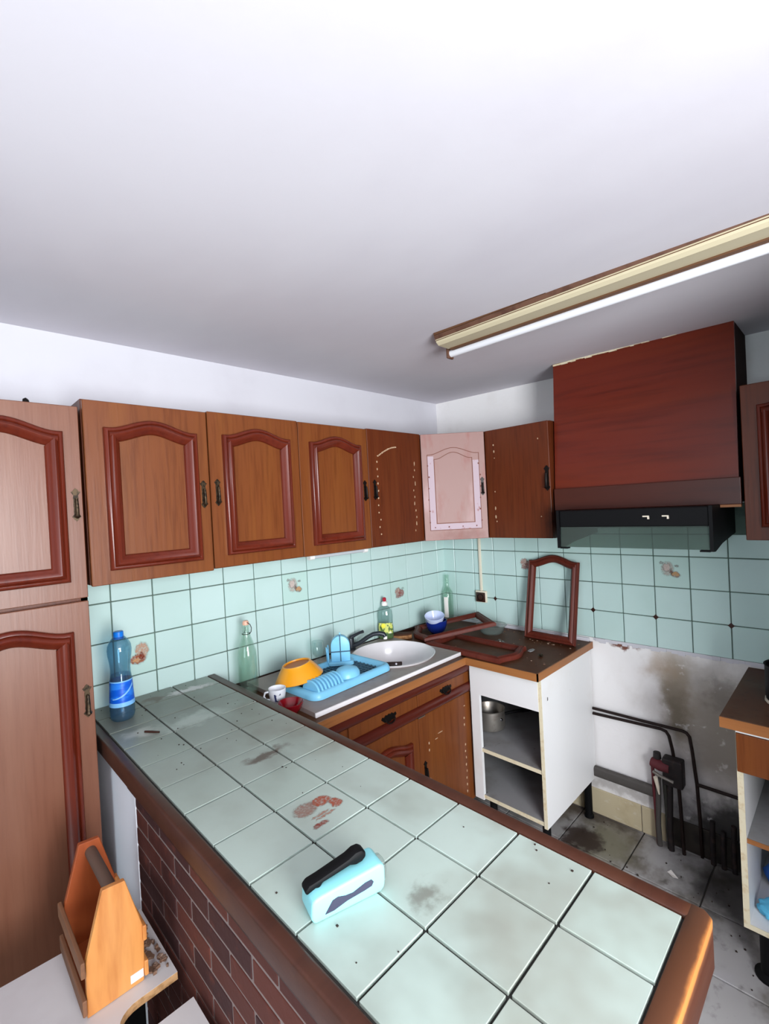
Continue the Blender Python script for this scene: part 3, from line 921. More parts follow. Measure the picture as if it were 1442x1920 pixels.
# ------------------------------------------------------------------ tiled counter (peninsula)
PZ = 1.025
PX = [-2.137, -1.9881, -1.8392, -1.6904]
PYE = -1.793
pc = thing('tiled_counter', 'long counter topped with dusty pale green tiles and brown wooden edges', 'counter', (-1.92, -0.9, 0))
box('counter_slab', (-2.137, -1.690, PYE, -0.0125, 0.945, PZ - .0065), 'cgrout', pc)
ys = [-0.0125] + [-0.139 - 0.1511 * i for i in range(11)] + [PYE]
ctsrc = {}
for j in range(len(ys) - 1):
    for i in range(3):
        w_, h_ = PX[i + 1] - PX[i], ys[j] - ys[j + 1]
        key = (round(w_, 3), round(h_, 3))
        m_ = 'ctile_veg' if (i == 1 and j == 7) else None
        lz = PZ - .0065 + random.uniform(-.0006, .0006)
        base = (-1.92, -0.9, 0)
        loc = (PX[i] - base[0], ys[j + 1] - base[1], lz)
        if key not in ctsrc:
            o = build('counter_tile', MB().box(.0028, w_ - .0028, .0028, h_ - .0028, 0, .0065), 'ctile', None, bevel=0.0008, seg=2, smooth=False, uv=((0, 0, w_), (1, 0, h_)))
            o.parent = pc
            o.location = loc
            ctsrc[key] = o
            if m_:
                o.material_slots[0].link = 'OBJECT'
                o.material_slots[0].material = MT[m_]
        else:
            piece('counter_tile', ctsrc[key], pc, loc, m_)
# edge trims: rounded profile boards
box('edge_trim', (-2.167, -2.139, -1.825, -0.0125, 0.974, PZ + .001), 'trimwood', pc, bevel=0.006, seg=3)
box('edge_trim', (-1.689, -1.656, -1.800, -0.0125, 0.945, PZ + .001), 'trimwood', pc, bevel=0.004, seg=2)
mb = MB().prism([(-2.139, -1.794), (-2.139, -1.828), (-1.668, -1.828), (-1.655, -1.815), (-1.655, -1.794)], 0.945, PZ + .001)
build('edge_trim', mb, 'trimwood', pc, bevel=0.0035, seg=2)
mb = MB(Frame((0, -0.01, 0), (1, 0, 0), (0, 0, 1), (0, -1, 0))).prism([(-2.139, 0.974), (-2.162, 0.974), (-2.160, 0.962), (-2.152, 0.952), (-2.146, 0.946), (-2.139, 0.946)], 0.537, 1.80)
build('under_moulding', mb, 'trimdark', pc)
box('core_wall', (-2.100, -1.700, -1.780, -0.0125, 0.0, 0.945), 'plaster', pc)
box('plaster_panel', (-2.1415, -2.100, -0.543, -0.0125, 0.0, 0.973), 'panelpaint', pc, label='white plastered end of the counter side')
box('mortar_bed', (-2.139, -2.100, -1.780, -0.545, 0.0, 0.945), 'mortar', pc)
# half-brick slips: 0.18 m long, 0.052 m courses
BL, BH = 0.187, 0.052
k = 0
bsrc = {}
for c in range(18):
    z1 = 0.949 - c * BH
    z0 = z1 - BH
    if z0 < -0.01:
        continue
    z0 = max(z0, 0.0)
    off = 0.0 if c % 2 == 0 else BL / 2
    y = -0.545 + (0 if off == 0 else 0)
    first = True
    while y > -1.78:
        L = BL if not (first and off) else BL / 2
        y1 = max(y - L, -1.78)
        first = False
        if y - y1 > 0.02:
            key = (round(y - y1, 3), round(z1 - z0, 3))
            x = -2.1395 - random.uniform(0, .0012)
            loc = (x + 1.92, y + 0.9, z0)
            if key not in bsrc:
                o = build('brick', MB().box(-0.0008, 0.02, -(y - y1) + .0038, -.0038, .0038, (z1 - z0) - .0038), 'brick', None, bevel=.001, seg=1, smooth=False)
                o.parent = pc
                o.location = loc
                bsrc[key] = o
            else:
                piece('brick', bsrc[key], pc, loc)
        y = y1

# ------------------------------------------------------------------ sink run
SY = -0.565
WZ1, WZ0 = 0.932, 0.897
wt = thing('worktop', 'dark brown L-shaped laminate worktop with orange wooden edging', 'worktop', (-0.6, -0.4, WZ0))
hole = []
# slab with a round opening for the basin is built as a ring of pieces
SCX, SCY, SR = -0.82, -0.285, 0.215
mb = MB()
mb.box(-1.645, SCX - SR - .005, -0.588, -0.001, WZ0, WZ1).box(SCX + SR + .005, -0.612, -0.588, -0.001, WZ0, WZ1)
mb.box(SCX - SR - .005, SCX + SR + .005, -0.588, SCY - SR - .005, WZ0, WZ1).box(SCX - SR - .005, SCX + SR + .005, SCY + SR + .005, -0.001, WZ0, WZ1)
mb.box(-0.612, -0.001, -0.978, -0.001, WZ0, WZ1)
build('laminate_top', mb, 'worktop', wt, smooth=False)
box('edging', (-1.645, -0.612, -0.594, -0.588, WZ0, WZ1 + .0005), 'edging', wt)
box('edging', (-0.618, -0.612, -0.984, -0.588, WZ0, WZ1 + .0005), 'edging', wt)
box('edging', (-0.618, -0.001, -0.984, -0.978, WZ0, WZ1 + .0005), 'edging', wt)
box('joint_strip', (-1.64, -0.02, -0.012, -0.001, WZ1, 0.947), 'trimdark', wt, bevel=.003)
box('joint_strip', (-0.014, -0.001, -0.97, -0.012, WZ1, 0.952), 'plaster', wt, bevel=.003)

sb = thing('sink_base_cabinet', 'brown base cabinet under the sink with drawers and mahogany rails', 'cabinet', (-1.05, -0.3, 0))
SX0, SX1 = -1.640, -0.545
mb = MB().box(SX0, SX0 + .018, SY + .02, -0.01, 0.10, 0.896).box(SX1 - .018, SX1, SY + .02, -0.01, 0.10, 0.896)
mb.box(SX0, SX1, SY + .02, -0.01, 0.16, 0.178).box(SX0, SX1, -0.02, -0.01, 0.10, 0.70).box(SX0, SX1, SY + .06, SY + .075, 0.0, 0.16)
mb.box(-0.968, -0.950, SY + .02, -0.01, 0.178, 0.70)
build('carcass', mb, 'veneer_dark', sb, smooth=False)


def rail(z0, z1, dep, name, m='mould_h'):
    h = z1 - z0
    prof = [(0.0, 0), (dep * .7, 0.0), (dep, h * .2), (dep * 1.05, h * .5), (dep, h * .8), (dep * .75, h), (0.0, h)]
    mb = MB(Frame((SX0, SY + .02, z0), (0, -1, 0), (0, 0, 1), (1, 0, 0))).prism(prof, 0, SX1 - SX0 + .004)
    build(name, mb, m, sb, ang=60)


rail(0.846, 0.895, 0.034, 'top_rail')
rail(0.742, 0.790, 0.034, 'lower_rail')
dx = [-1.640, -1.372, -0.958, -0.545]
for i in range(3):
    x0, x1 = dx[i], dx[i + 1]
    o = build('drawer', MB().box(x0 + .002, x1 - .002, SY + .002, SY + .02, 0.788, 0.848), 'veneer', sb, bevel=.002, seg=1, smooth=False)
    xc = (x0 + x1) / 2 + (0.02 if i == 1 else 0)
    # bail handle: wide scrolled plate and hanging loop
    f2 = Frame((xc, SY + .002, 0.806), (1, 0, 0), (0, 0, 1), (0, -1, 0))
    half = [(0.0, 0.018), (0.010, 0.014), (0.018, 0.018), (0.028, 0.010), (0.040, 0.014), (0.046, 0.004), (0.036, -0.004), (0.028, -0.012), (0.014, -0.012), (0.0, -0.022)]
    poly = half + [(-x, y) for x, y in half[-2:0:-1]]
    mb = MB(f2).prism(poly[::-1], 0, .003)
    mb.tube([(-.026, .002, .003), (-.027, -.004, .012), (-.018, -.014, .016), (0, -.018, .017), (.018, -.014, .016), (.027, -.004, .012), (.026, .002, .003)], .003, 8)
    build('handle', mb, 'iron', o, label='dark scrolled bail handle')
fr0 = Frame((0, SY + .02, 0), (1, 0, 0), (0, 0, 1), (0, -1, 0))
for i, m_ in ((0, 'veneer'), (1, 'veneer'), (2, 'veneer')):
    x0, x1 = dx[i], dx[i + 1]
    fr = Frame((x0, SY + .02, 0.178), (1, 0, 0), (0, 0, 1), (0, -1, 0))
    d = door(sb, fr, x1 - x0, 0.738 - 0.178, m_)
    f2 = Frame((x0, SY + .002, 0.178), (1, 0, 0), (0, 0, 1), (0, -1, 0))
    if i == 1:
        moulding(d, f2, 0.056, 0.05, 0.302, 0.42)
    if i == 2:
        pts = [(0.065, 0.42 - 0.034 * j, .004, .007) for j in range(11) if j not in (2, 3, 4)] + [(0.345 + random.uniform(-.003, .003), 0.44 - 0.034 * j, .004, .007) for j in range(12) if j not in (2, 3)]
        pts += [(0.35, 0.50, .006, .003), (0.15, 0.44, .02, .002), (0.12, 0.42, .012, .002)]
        glue_spots(d, f2, pts)
        handle_on(d, f2, 0.032, 0.30, 'iron')
        mb = MB(f2).box(0.0, 0.045, 0.556, 0.5595, 0.0, 0.003)
        build('edge_scrape', mb, 'alu', d, smooth=False)

# sink: slab with a round basin
sk = thing('sink', 'white enamel sink slab with a round basin set in the worktop', 'sink', (-1.06, -0.29, WZ1))
X0, X1, Y0, Y1 = -1.515, -0.605, -0.548, -0.028
n = 64
ring, outer = [], []
for i in range(n):
    t = 2 * math.pi * i / n
    c, s = math.cos(t), math.sin(t)
    ring.append((SCX + 0.212 * c, SCY + 0.212 * s))
    # project ray on the rectangle
    best = 1e9
    for lim, comp, o0 in ((X1, c, SCX), (X0, c, SCX), (Y1, s, SCY), (Y0, s, SCY)):
        if abs(comp) > 1e-9:
            tt = (lim - o0) / comp
            if tt > 0: best = min(best, tt)
    outer.append((SCX + best * c, SCY + best * s))
zt_, zb_ = 0.950, WZ1 + .0005
# snap the nearest samples to the rectangle's corners
for cx, cy in ((X0, Y0), (X0, Y1), (X1, Y0), (X1, Y1)):
    i = min(range(n), key=lambda q: (outer[q][0] - cx) ** 2 + (outer[q][1] - cy) ** 2)
    outer[i] = (cx, cy)
vs = [(x, y, zt_ - .004) for x, y in ring] + [(x, y, zt_) for x, y in outer] + [(x, y, zb_) for x, y in outer] + [(x, y, zb_) for x, y in ring]
fs = []
for i in range(n):
    j = (i + 1) % n
    fs += [(i, j, n + j, n + i), (n + i, n + j, 2 * n + j, 2 * n + i), (2 * n + i, 2 * n + j, 3 * n + j, 3 * n + i), (3 * n + i, 3 * n + j, j, i)]
build('slab', MB().add(vs, fs), 'sinktop', sk, smooth=False)
box('front_lip', (X0 - .003, X1 + .003, Y0 - .009, Y0 - .0005, zb_, zt_ + .001), 'sink', sk, bevel=.003)
prof = [(0.2115, -0.002), (0.218, 0.004), (0.212, 0.005), (0.205, -0.004), (0.196, -0.05), (0.175, -0.11), (0.13, -0.145), (0.06, -0.155), (0.03, -0.158),
        (0.03, -0.163), (0.065, -0.161), (0.137, -0.151), (0.183, -0.115), (0.203, -0.055)]
build('basin', MB().lathe(prof, (SCX, SCY, 0.950), 56, closed=True), 'sink', sk)
mb = MB().lathe([(0.0, 0), (0.034, 0), (0.038, 0.004), (0.032, 0.006), (0.0, 0.004)], (SCX, SCY, 0.950 - .157), 28)
build('drain', mb, 'chrome', sk)
c_ = Vector((-0.62, -0.62, 0.48)).normalized()
a_ = Vector((-1, 1, 0)).normalized()
fo = Frame((SCX + .1175, SCY + .1175, 0.838), a_, c_.cross(a_), c_)
build('overflow_plate', MB(fo).prism([(-.045, -.012), (.045, -.012), (.045, .012), (-.045, .012)], -0.004, 0.004), 'socketbrown', sk, bevel=.003)
build('overflow_screw', MB(fo).lathe([(0.006, 0.003), (0.006, 0.006), (0.0, 0.0075)], (-.012, 0, 0), 14), 'chrome', sk)

# tap
tp = thing('tap', 'dark grey single-lever tap with curved spout behind the sink', 'tap', (-0.905, -0.045, 0.950))
mb = MB().lathe([(0.0, 0), (0.027, 0), (0.027, 0.006), (0.021, 0.010), (0.021, 0.055), (0.019, 0.062), (0.0, 0.066)], (-0.905, -0.045, 0.950), 24)
build('tap_body', mb, 'gunmetal', tp)
build('spout', MB().tube([(-0.900, -0.052, 0.968), (-0.87, -0.082, 0.983), (-0.84, -0.11, 1.010), (-0.815, -0.133, 1.026), (-0.79, -0.155, 1.028), (-0.772, -0.17, 1.022), (-0.768, -0.175, 1.008)],
                         [0.013, 0.0125, 0.012, 0.012, 0.0125, 0.013, 0.013], 14), 'gunmetal', tp)
build('spout_tip', MB().tube([(-0.7682, -0.1755, 1.012), (-0.7675, -0.1765, 0.996)], 0.011, 14), 'whitecap', tp)
build('lever', MB().tube([(-0.905, -0.045, 1.012), (-0.885, -0.055, 1.022), (-0.850, -0.06, 1.030), (-0.828, -0.066, 1.033)], [0.012, 0.009, 0.0075, 0.009], 12), 'gunmetal', tp)

# ------------------------------------------------------------------ white open carcass and right unit
ow = thing('open_base_cabinet', 'white base cabinet without doors or drawer on black feet', 'cabinet', (-0.29, -0.77, 0))
OX = -0.572
box('side_panel', (OX, -0.012, -0.974, -0.957, 0.205, 0.896), 'white', ow, bevel=.001, smooth=False)
box('side_edge', (OX - .0015, OX, -0.974, -0.957, 0.205, 0.896), 'particle', ow)
box('side_panel', (-0.540, -0.012, -0.262, -0.245, 0.205, 0.896), 'white', ow, smooth=False)
box('stile', (OX - .002, OX + .016, -0.634, -0.5835, 0.205, 0.742), 'white', ow, smooth=False)
box('front_rail', (OX - .003, OX + .014, -0.957, -0.5835, 0.742, 0.896), 'white', ow, smooth=False)
box('top_batten', (OX - .006, OX - .0035, -0.957, -0.60, 0.884, 0.896), 'particle', ow)
for z in (0.222, 0.460):
    o = box('shelf', (-0.538, -0.02, -0.9565, -0.2625, z - .009, z + .009), 'whitein', ow, smooth=False)
    box('shelf_front', (OX + .004, -0.5382, -0.9565, -0.6345, z - .009, z + .009), 'whitein', o, smooth=False)
    box('shelf_edge', (OX + .002, OX + .004, -0.9565, -0.6345, z - .009, z + .009), 'particle', o)
box('back_panel', (-0.018, -0.012, -0.9565, -0.2625, 0.215, 0.89), 'whitein', ow, smooth=False)
for x, y in ((-0.53, -0.945), (-0.06, -0.945), (-0.50, -0.64), (-0.06, -0.30)):
    build('foot', MB().lathe([(0.024, 0), (0.024, 0.012), (0.019, 0.016), (0.019, 0.19), (0.026, 0.205)], (x, y, 0), 16), 'black', ow)
build('screw_holes', MB(Frame((OX + .05, -0.9745, 0.0), (1, 0, 0), (0, 0, 1), (0, -1, 0))).prism([(0, .78), (.006, .782), (.006, .795), (.001, .797)], 0, .0008), 'crumb', ow)

pot = thing('saucepan', 'dented aluminium saucepan on the middle shelf of the white cabinet', 'saucepan', (-0.350, -0.545, 0.4695), rot=(0, 0, math.radians(25)))
build('pan_body', MB().lathe([(0.0, 0), (0.062, 0), (0.074, 0.006), (0.079, 0.020), (0.080, 0.105), (0.083, 0.108), (0.080, 0.110), (0.077, 0.106), (0.076, 0.022), (0.070, 0.009), (0.0, 0.004)], (0, 0, 0), 40),
      'alu', pot, local=True)
build('rivet', MB().lathe([(0.0, .006), (0.006, 0.005), (0.009, 0)], (0, 0, 0), 12), 'chrome', pot, local=True)
rv = [o for o in pot.children if o.name.startswith('rivet')][0]
rv.location = (-0.045, -0.066, 0.066)
rv.rotation_euler = (math.radians(90), 0, math.radians(-34))
build('pan_handle', MB().tube([(0.0, -0.080, 0.082), (0.004, -0.105, 0.090), (0.010, -0.15, 0.100), (0.016, -0.20, 0.108), (0.018, -0.22, 0.110)], [0.008, 0.008, 0.009, 0.010, 0.006], 10), 'black', pot, local=True)

RX = -0.60
rw_ = thing('worktop', 'short brown worktop at the right edge carrying a black pot', 'worktop', (-0.3, -1.95, WZ0))
box('laminate_top', (-0.612, -0.001, -2.26, -1.652, WZ0, WZ1), 'worktop', rw_)
box('edging', (-0.619, -0.612, -2.26, -1.652, WZ0, WZ1 + .0005), 'edging', rw_)
rb = thing('base_cabinet', 'base cabinet at the right with brown drawer and blue cloth on its floor', 'cabinet', (-0.3, -1.95, 0))
box('side_panel', (-0.585, -0.015, -1.708, -1.690, 0.205, 0.896), 'white', rb, smooth=False)
box('side_edge', (-0.5875, -0.585, -1.708, -1.690, 0.205, 0.896), 'particle', rb)
box('side_panel', (-0.585, -0.015, -2.250, -2.232, 0.205, 0.896), 'white', rb, smooth=False)
o = box('shelf', (-0.575, -0.02, -2.232, -1.708, 0.498, 0.514), 'whitein', rb, smooth=False)
box('shelf_edge', (-0.578, -0.575, -2.232, -1.708, 0.498, 0.514), 'edging', o)
o = box('shelf', (-0.585, -0.02, -2.232, -1.708, 0.205, 0.222), 'white', rb, smooth=False)
box('shelf_edge', (-0.5875, -0.585, -2.232, -1.708, 0.205, 0.222), 'particle', o)
box('back_panel', (-0.02, -0.015, -2.232, -1.708, 0.205, 0.89), 'whitein', rb)
o = box('drawer', (-0.606, -0.588, -2.248, -1.694, 0.752, 0.884), 'veneer', rb, bevel=.002, smooth=False)
box('top_batten', (-0.606, -0.588, -2.248, -1.694, 0.887, 0.896), 'white', rb)
for x, y in ((-0.50, -1.745), (-0.08, -1.745), (-0.50, -2.235), (-0.08, -2.20)):
    build('foot', MB().lathe([(0.044, 0), (0.044, 0.010), (0.026, 0.020), (0.026, 0.19), (0.032, 0.205)], (x, y, 0), 18), 'black', rb)

kp = thing('pot', 'black pot with a pale base ring on the worktop at the right edge', 'pot', (-0.36, -1.83, WZ1))
build('pot_body', MB().lathe([(0.0, 0.012), (0.078, 0.012), (0.080, 0.03), (0.080, 0.135), (0.083, 0.138), (0.080, 0.140), (0.076, 0.136), (0.075, 0.02), (0.0, 0.018)], (0, 0, 0), 40), 'black', kp, local=True)
build('base_ring', MB().lathe([(0.0, 0), (0.080, 0), (0.083, 0.004), (0.082, 0.0125), (0.0, 0.0125)], (0, 0, 0), 40), 'ivory', kp, local=True)


def crumple(name, label, cat, m, c, size, seed, parent=None, flat=0.0):
    rnd = random.Random(seed)
    bm = bmesh.new()
    bmesh.ops.create_icosphere(bm, subdivisions=4, radius=1.0)
    from mathutils import noise as mn
    for v in bm.verts:
        d = mn.fractal(v.co * 1.6 + Vector((seed, seed * 2, 0)), 1.0, 2.0, 4)
        v.co *= 1 + 0.28 * d
        v.co.z = max(v.co.z, -0.62)
        v.co = Vector((v.co.x * size[0], v.co.y * size[1], (v.co.z + 0.62) * size[2]))
    me = bpy.data.meshes.new(name)
    bm.to_mesh(me)
    bm.free()
    me.polygons.foreach_set('use_smooth', [True] * len(me.polygons))
    me.materials.append(MT[m])
    o = bpy.data.objects.new(name, me)
    COL.objects.link(o)
    o.location = c
    tag(o, label, cat)
    return o


crumple('folded_cloth', 'sky blue cloth lying at the front of the right cabinet floor', 'cloth', 'bagsky', (-0.50, -1.80, 0.2235), (0.055, 0.075, 0.032), 3)
crumple('cloth_bundle', 'dark blue cloth bundle behind the sky blue cloth', 'cloth', 'bag', (-0.345, -1.835, 0.2235), (0.08, 0.10, 0.095), 5)

# ------------------------------------------------------------------ pipes and fittings on the right wall
gp = thing('gas_pipes', 'two thin dark pipes bending down the stained white wall', 'pipes', (0, -1.2, 0.5))
xw = -0.020
build('pipe', MB().tube([(xw, -0.935, 0.577), (xw, -1.20, 0.578), (xw, -1.39, 0.580), (xw, -1.408, 0.576), (xw, -1.420, 0.560), (xw, -1.428, 0.50), (xw, -1.442, 0.34), (xw, -1.448, 0.16), (xw, -1.450, 0.004)], 0.0075, 10), 'copper', gp)
build('pipe', MB().tube([(xw, -0.935, 0.548), (xw, -1.15, 0.556), (xw, -1.300, 0.562), (xw, -1.322, 0.556), (xw, -1.334, 0.538), (xw, -1.345, 0.48), (xw, -1.352, 0.43)], 0.0075, 10), 'copper', gp)
build('branch_pipe', MB().tube([(xw, -1.443, 0.343), (xw, -1.56, 0.342), (xw, -1.74, 0.340)], 0.008, 10), 'copper', gp)
dp = box('drain_pipe', (-0.045, -0.012, -1.275, -0.93, 0.218, 0.270), 'duct', None, bevel=.012, seg=3)
tag(dp, 'grey painted drain pipe running low along the stained wall', 'pipe')
vb = thing('gas_valve', 'dark rusty gas valve box with hanging hoses on the stained wall', 'valve', (-0.05, -1.34, 0.30))
build('valve_box', MB().box(-0.070, -0.012, -1.395, -1.310, 0.315, 0.445), 'rusty', vb, bevel=.008, smooth=False)
build('valve_body', MB().tube([(-0.055, -1.262, 0.405), (-0.06, -1.30, 0.40), (-0.06, -1.34, 0.398)], [0.022, 0.026, 0.022], 12), 'maroon', vb)
build('valve_lever', MB().tube([(-0.082, -1.275, 0.372), (-0.088, -1.31, 0.362), (-0.086, -1.362, 0.352)], [0.008, 0.007, 0.007], 8), 'alu', vb)
build('valve_cap', MB().lathe([(0.0, 0.03), (0.016, 0.028), (0.018, 0), (0.0, 0)], (-0.045, -1.285, 0.425), 14), 'rusty', vb)
for k, (y0, y1, m_, r) in enumerate(((-1.262, -1.272, 'maroon', .008), (-1.288, -1.280, 'duct', .012), (-1.312, -1.322, 'greyrag', .010), (-1.338, -1.330, 'rusty', .013), (-1.372, -1.380, 'copper', .008))):
    x0 = -0.045 - 0.006 * (k % 2)
    build('hose', MB().tube([(x0, y0, 0.39 if k == 0 else 0.33), (x0, (y0 + y1) / 2, 0.22), (x0 - .004, y1, 0.10), (x0 - .008, y1 - .004, 0.004)], r, 10), m_, vb)
build('hose_tip', MB().tube([(-0.078, -1.283, 0.345), (-0.074, -1.290, 0.30), (-0.070, -1.294, 0.262)], [0.010, 0.008, 0.003], 8), 'ivory', vb)
sp = thing('standing_pipes', 'row of grimy pipe stubs standing on the floor by the wall', 'pipes', (-0.03, -1.54, 0))
for y, z1 in ((-1.495, 0.20), (-1.535, 0.17), (-1.575, 0.21), (-1.615, 0.18)):
    build('stub', MB().tube([(-0.030, y, 0.0), (-0.030, y, z1 * .6), (-0.028, y - .003, z1)], 0.011, 10), 'rusty', sp)

so = thing('wall_socket', 'brown socket in a cream surround on the tiles with cable duct above', 'socket', (0, -0.304, 1.08))
box('socket_frame', (-0.028, -0.0105, -0.343, -0.264, 1.076, 1.150), 'ivory', so, bevel=.004)
box('socket_plate', (-0.033, -0.0275, -0.337, -0.270, 1.080, 1.140), 'socketbrown', so, bevel=.003)
build('socket_recess', MB(Frame((-0.0325, -0.3035, 1.110), (0, 1, 0), (0, 0, 1), (-1, 0, 0))).lathe([(0.0, 0.0), (0.019, 0.0), (0.019, 0.003), (0.022, 0.003), (0.022, 0.0)], (0, 0, 0), 24), 'black', so)
box('cable_duct', (-0.022, -0.0105, -0.3115, -0.2955, 1.150, 1.514), 'ivory', so, bevel=.002)

# ------------------------------------------------------------------ lamps
lp = thing('fluorescent_lamp', 'long yellowed fluorescent batten lamp on the ceiling', 'lamp', (-1.02, -1.5, 2.33))
Y0_, Y1_ = -0.860, -2.10
mb = MB()
pr_ = [(-1.078, 2.375), (-1.072, 2.362), (-1.062, 2.348), (-1.050, 2.340), (-0.985, 2.340), (-0.978, 2.352), (-0.975, 2.375)]
mb = MB(Frame((0, 0, 0), (1, 0, 0), (0, 0, 1), (0, -1, 0))).prism(pr_, -Y0_, -Y1_)
build('lamp_body', mb, 'lampbody', lp, ang=20)
mb = MB().box(-1.083, -1.070, Y1_, Y0_ - .004, 2.372, 2.383)
build('rim_strip', mb, 'lampedge', lp)
mb = MB(Frame((0, 0, 0), (1, 0, 0), (0, 0, 1), (0, -1, 0))).prism([(-1.0775, 2.372), (-1.0705, 2.3585), (-1.0735, 2.357), (-1.081, 2.371)], -Y0_ + .003, -Y1_)
build('rust_strip', mb, 'lampred', lp)
box('lower_strip', (-0.990, -0.966, Y1_, Y0_ - .01, 2.334, 2.342), 'lampedge', lp)
box('ceiling_mount', (-1.065, -0.985, Y1_, Y0_ - .01, 2.372, 2.381), 'lampbody', lp)
build('seam', MB().tube([(-1.0672, Y0_, 2.3548), (-1.0672, Y1_, 2.3548)], 0.0013, 6), 'lampedge', lp)
build('tube', MB().tube([(-0.958, -0.852, 2.328), (-0.958, -2.05, 2.326)], 0.0145, 20), 'lamptube', lp)
for y in (-0.846, -2.055):
    build('tube_holder', MB().box(-0.978, -0.940, y - .006, y + .006, 2.308, 2.350), 'lampred' if y > -1 else 'lampbody', lp, bevel=.004)

ul = thing('under_cabinet_lamp', 'slim white tube lamp under the middle wall cabinets', 'lamp', (-1.1, -0.22, 1.5))
build('tube', MB().tube([(-1.262, -0.235, 1.500), (-0.945, -0.235, 1.500)], 0.010, 14), 'greytube', ul)
build('end_cap', MB().tube([(-1.285, -0.235, 1.500), (-1.258, -0.235, 1.500)], 0.0135, 14), 'whitecap', ul)
build('end_cap', MB().tube([(-0.950, -0.235, 1.500), (-0.925, -0.235, 1.500)], 0.0135, 14), 'whitecap', ul)

# ------------------------------------------------------------------ things on the tiled counter
wb = thing('water_bottle', 'half empty clear plastic water bottle with blue cap and label', 'bottle', (-2.068, -0.19, PZ + .0005))
prof = [(0.0, 0.004), (0.030, 0.0), (0.036, 0.006), (0.0395, 0.020), (0.0385, 0.028), (0.0395, 0.036), (0.0385, 0.044), (0.0390, 0.052), (0.0372, 0.090), (0.0345, 0.140), (0.0320, 0.160), (0.0315, 0.178),
        (0.0335, 0.200), (0.0375, 0.225), (0.0385, 0.240), (0.0365, 0.256), (0.029, 0.272), (0.019, 0.284), (0.0140, 0.288), (0.0140, 0.296)]
inner = [(max(r - .0009, 0), z) for r, z in prof[::-1]]
inner[-1] = (0.0, 0.0055)
build('bottle_body', MB().lathe(prof + inner, (0, 0, 0), 40), 'pet', wb, local=True)
build('cap', MB().lathe([(0.0, 0.278), (0.0160, 0.278), (0.0165, 0.281), (0.0160, 0.302), (0.0140, 0.304), (0.0, 0.304)], (0, 0, 0), 28), 'bluecap', wb, local=True)
lr = lambda z: 0.0392 - (z - 0.052) * 0.0528 + 0.0006
build('label', MB().lathe([(lr(.052), .052), (lr(.09), .09), (lr(.138), .138), (lr(.138) - .0004, .138), (lr(.09) - .0004, .09), (lr(.052) - .0004, .052)], (0, 0, 0), 40, closed=True), 'bluelabel', wb, local=True, label='blue wrap label')
for za, zb in ((0.052, 0.066), (0.134, 0.138)):
    build('label_stripe', MB().lathe([(lr(za) + .0004, za), (lr(zb) + .0004, zb), (lr(zb) + .0001, zb), (lr(za) + .0001, za)], (0, 0, 0), 40, closed=True), 'labelstripe', wb, local=True)
vs, fs = [], []
for i in range(17):
    a_ = math.radians(-150 + 110 * i / 16)
    z = 0.078 + 0.040 * (i / 16) ** 2
    for dz in (0.0, 0.003 + 0.006 * (i / 16)):
        vs.append(((lr(z + dz) + .0006) * math.cos(a_), (lr(z + dz) + .0006) * math.sin(a_), z + dz))
for i in range(16):
    fs.append((2 * i, 2 * i + 2, 2 * i + 3, 2 * i + 1))
build('label_swoosh', MB().add(vs, fs), 'labelstripe', wb, local=True)
wi_ = [(0.0, 0.0062), (0.029, 0.0025), (0.0345, 0.008), (0.0370, 0.021), (0.0372, 0.050), (0.0355, 0.090), (0.0325, 0.140), (0.0305, 0.155), (0.0, 0.155)]
build('water', MB().lathe(wi_, (0, 0, 0), 36), 'water', wb, local=True)

tr = thing('torch', 'light blue plastic hand torch with black carrying handle', 'torch', (-2.036, -1.352, PZ + .0008), rot=(0, 0, math.atan2(-0.038, 0.135)))
body = [(-0.066, 0.002), (-0.062, 0.0), (0.060, 0.0), (0.068, 0.006), (0.070, 0.020), (0.070, 0.044), (0.062, 0.050), (-0.050, 0.042), (-0.062, 0.040), (-0.068, 0.034), (-0.070, 0.010)]
build('body', MB(Frame((0, 0, 0), (1, 0, 0), (0, 0, 1), (0, -1, 0))).prism(body, -0.026, 0.026), 'torch', tr, local=True, bevel=.006, seg=3)
hp = [(-0.070, 0.036), (-0.052, 0.042), (-0.048, 0.036), (-0.040, 0.046), (0.012, 0.054), (0.024, 0.0505), (0.036, 0.052), (0.044, 0.058), (0.044, 0.066), (0.036, 0.072), (0.024, 0.072), (0.010, 0.066), (-0.045, 0.054), (-0.064, 0.051), (-0.072, 0.044)]
build('carrying_handle', MB(Frame((0, 0.006, 0), (1, 0, 0), (0, 0, 1), (0, -1, 0))).prism(hp, -0.012, 0.012), 'black', tr, local=True, bevel=.004, seg=2, label='black carrying handle')
for s in (-1, 1):
    gpoly = [(-0.046, 0.010), (-0.030, 0.010), (-0.005, 0.0155), (0.028, 0.018), (0.042, 0.020), (0.046, 0.026), (0.042, 0.031), (0.030, 0.0305), (0.006, 0.024), (-0.008, 0.025), (-0.022, 0.029), (-0.032, 0.027)]
    build('side_grip', MB(Frame((0, -0.026 * s, 0), (1, 0, 0), (0, 0, 1), (0, -s, 0))).prism(gpoly, -0.001, 0.0012), 'torchgrip', tr, local=True, smooth=False, label='grey rubber grip')
build('lens', MB(Frame((0.070, 0, 0.025), (0, 1, 0), (0, 0, 1), (1, 0, 0))).lathe([(0.022, -0.004), (0.021, 0.004), (0.014, 0.009), (0.0, 0.011)], (0, 0, 0), 24), 'glass_frost', tr, local=True)

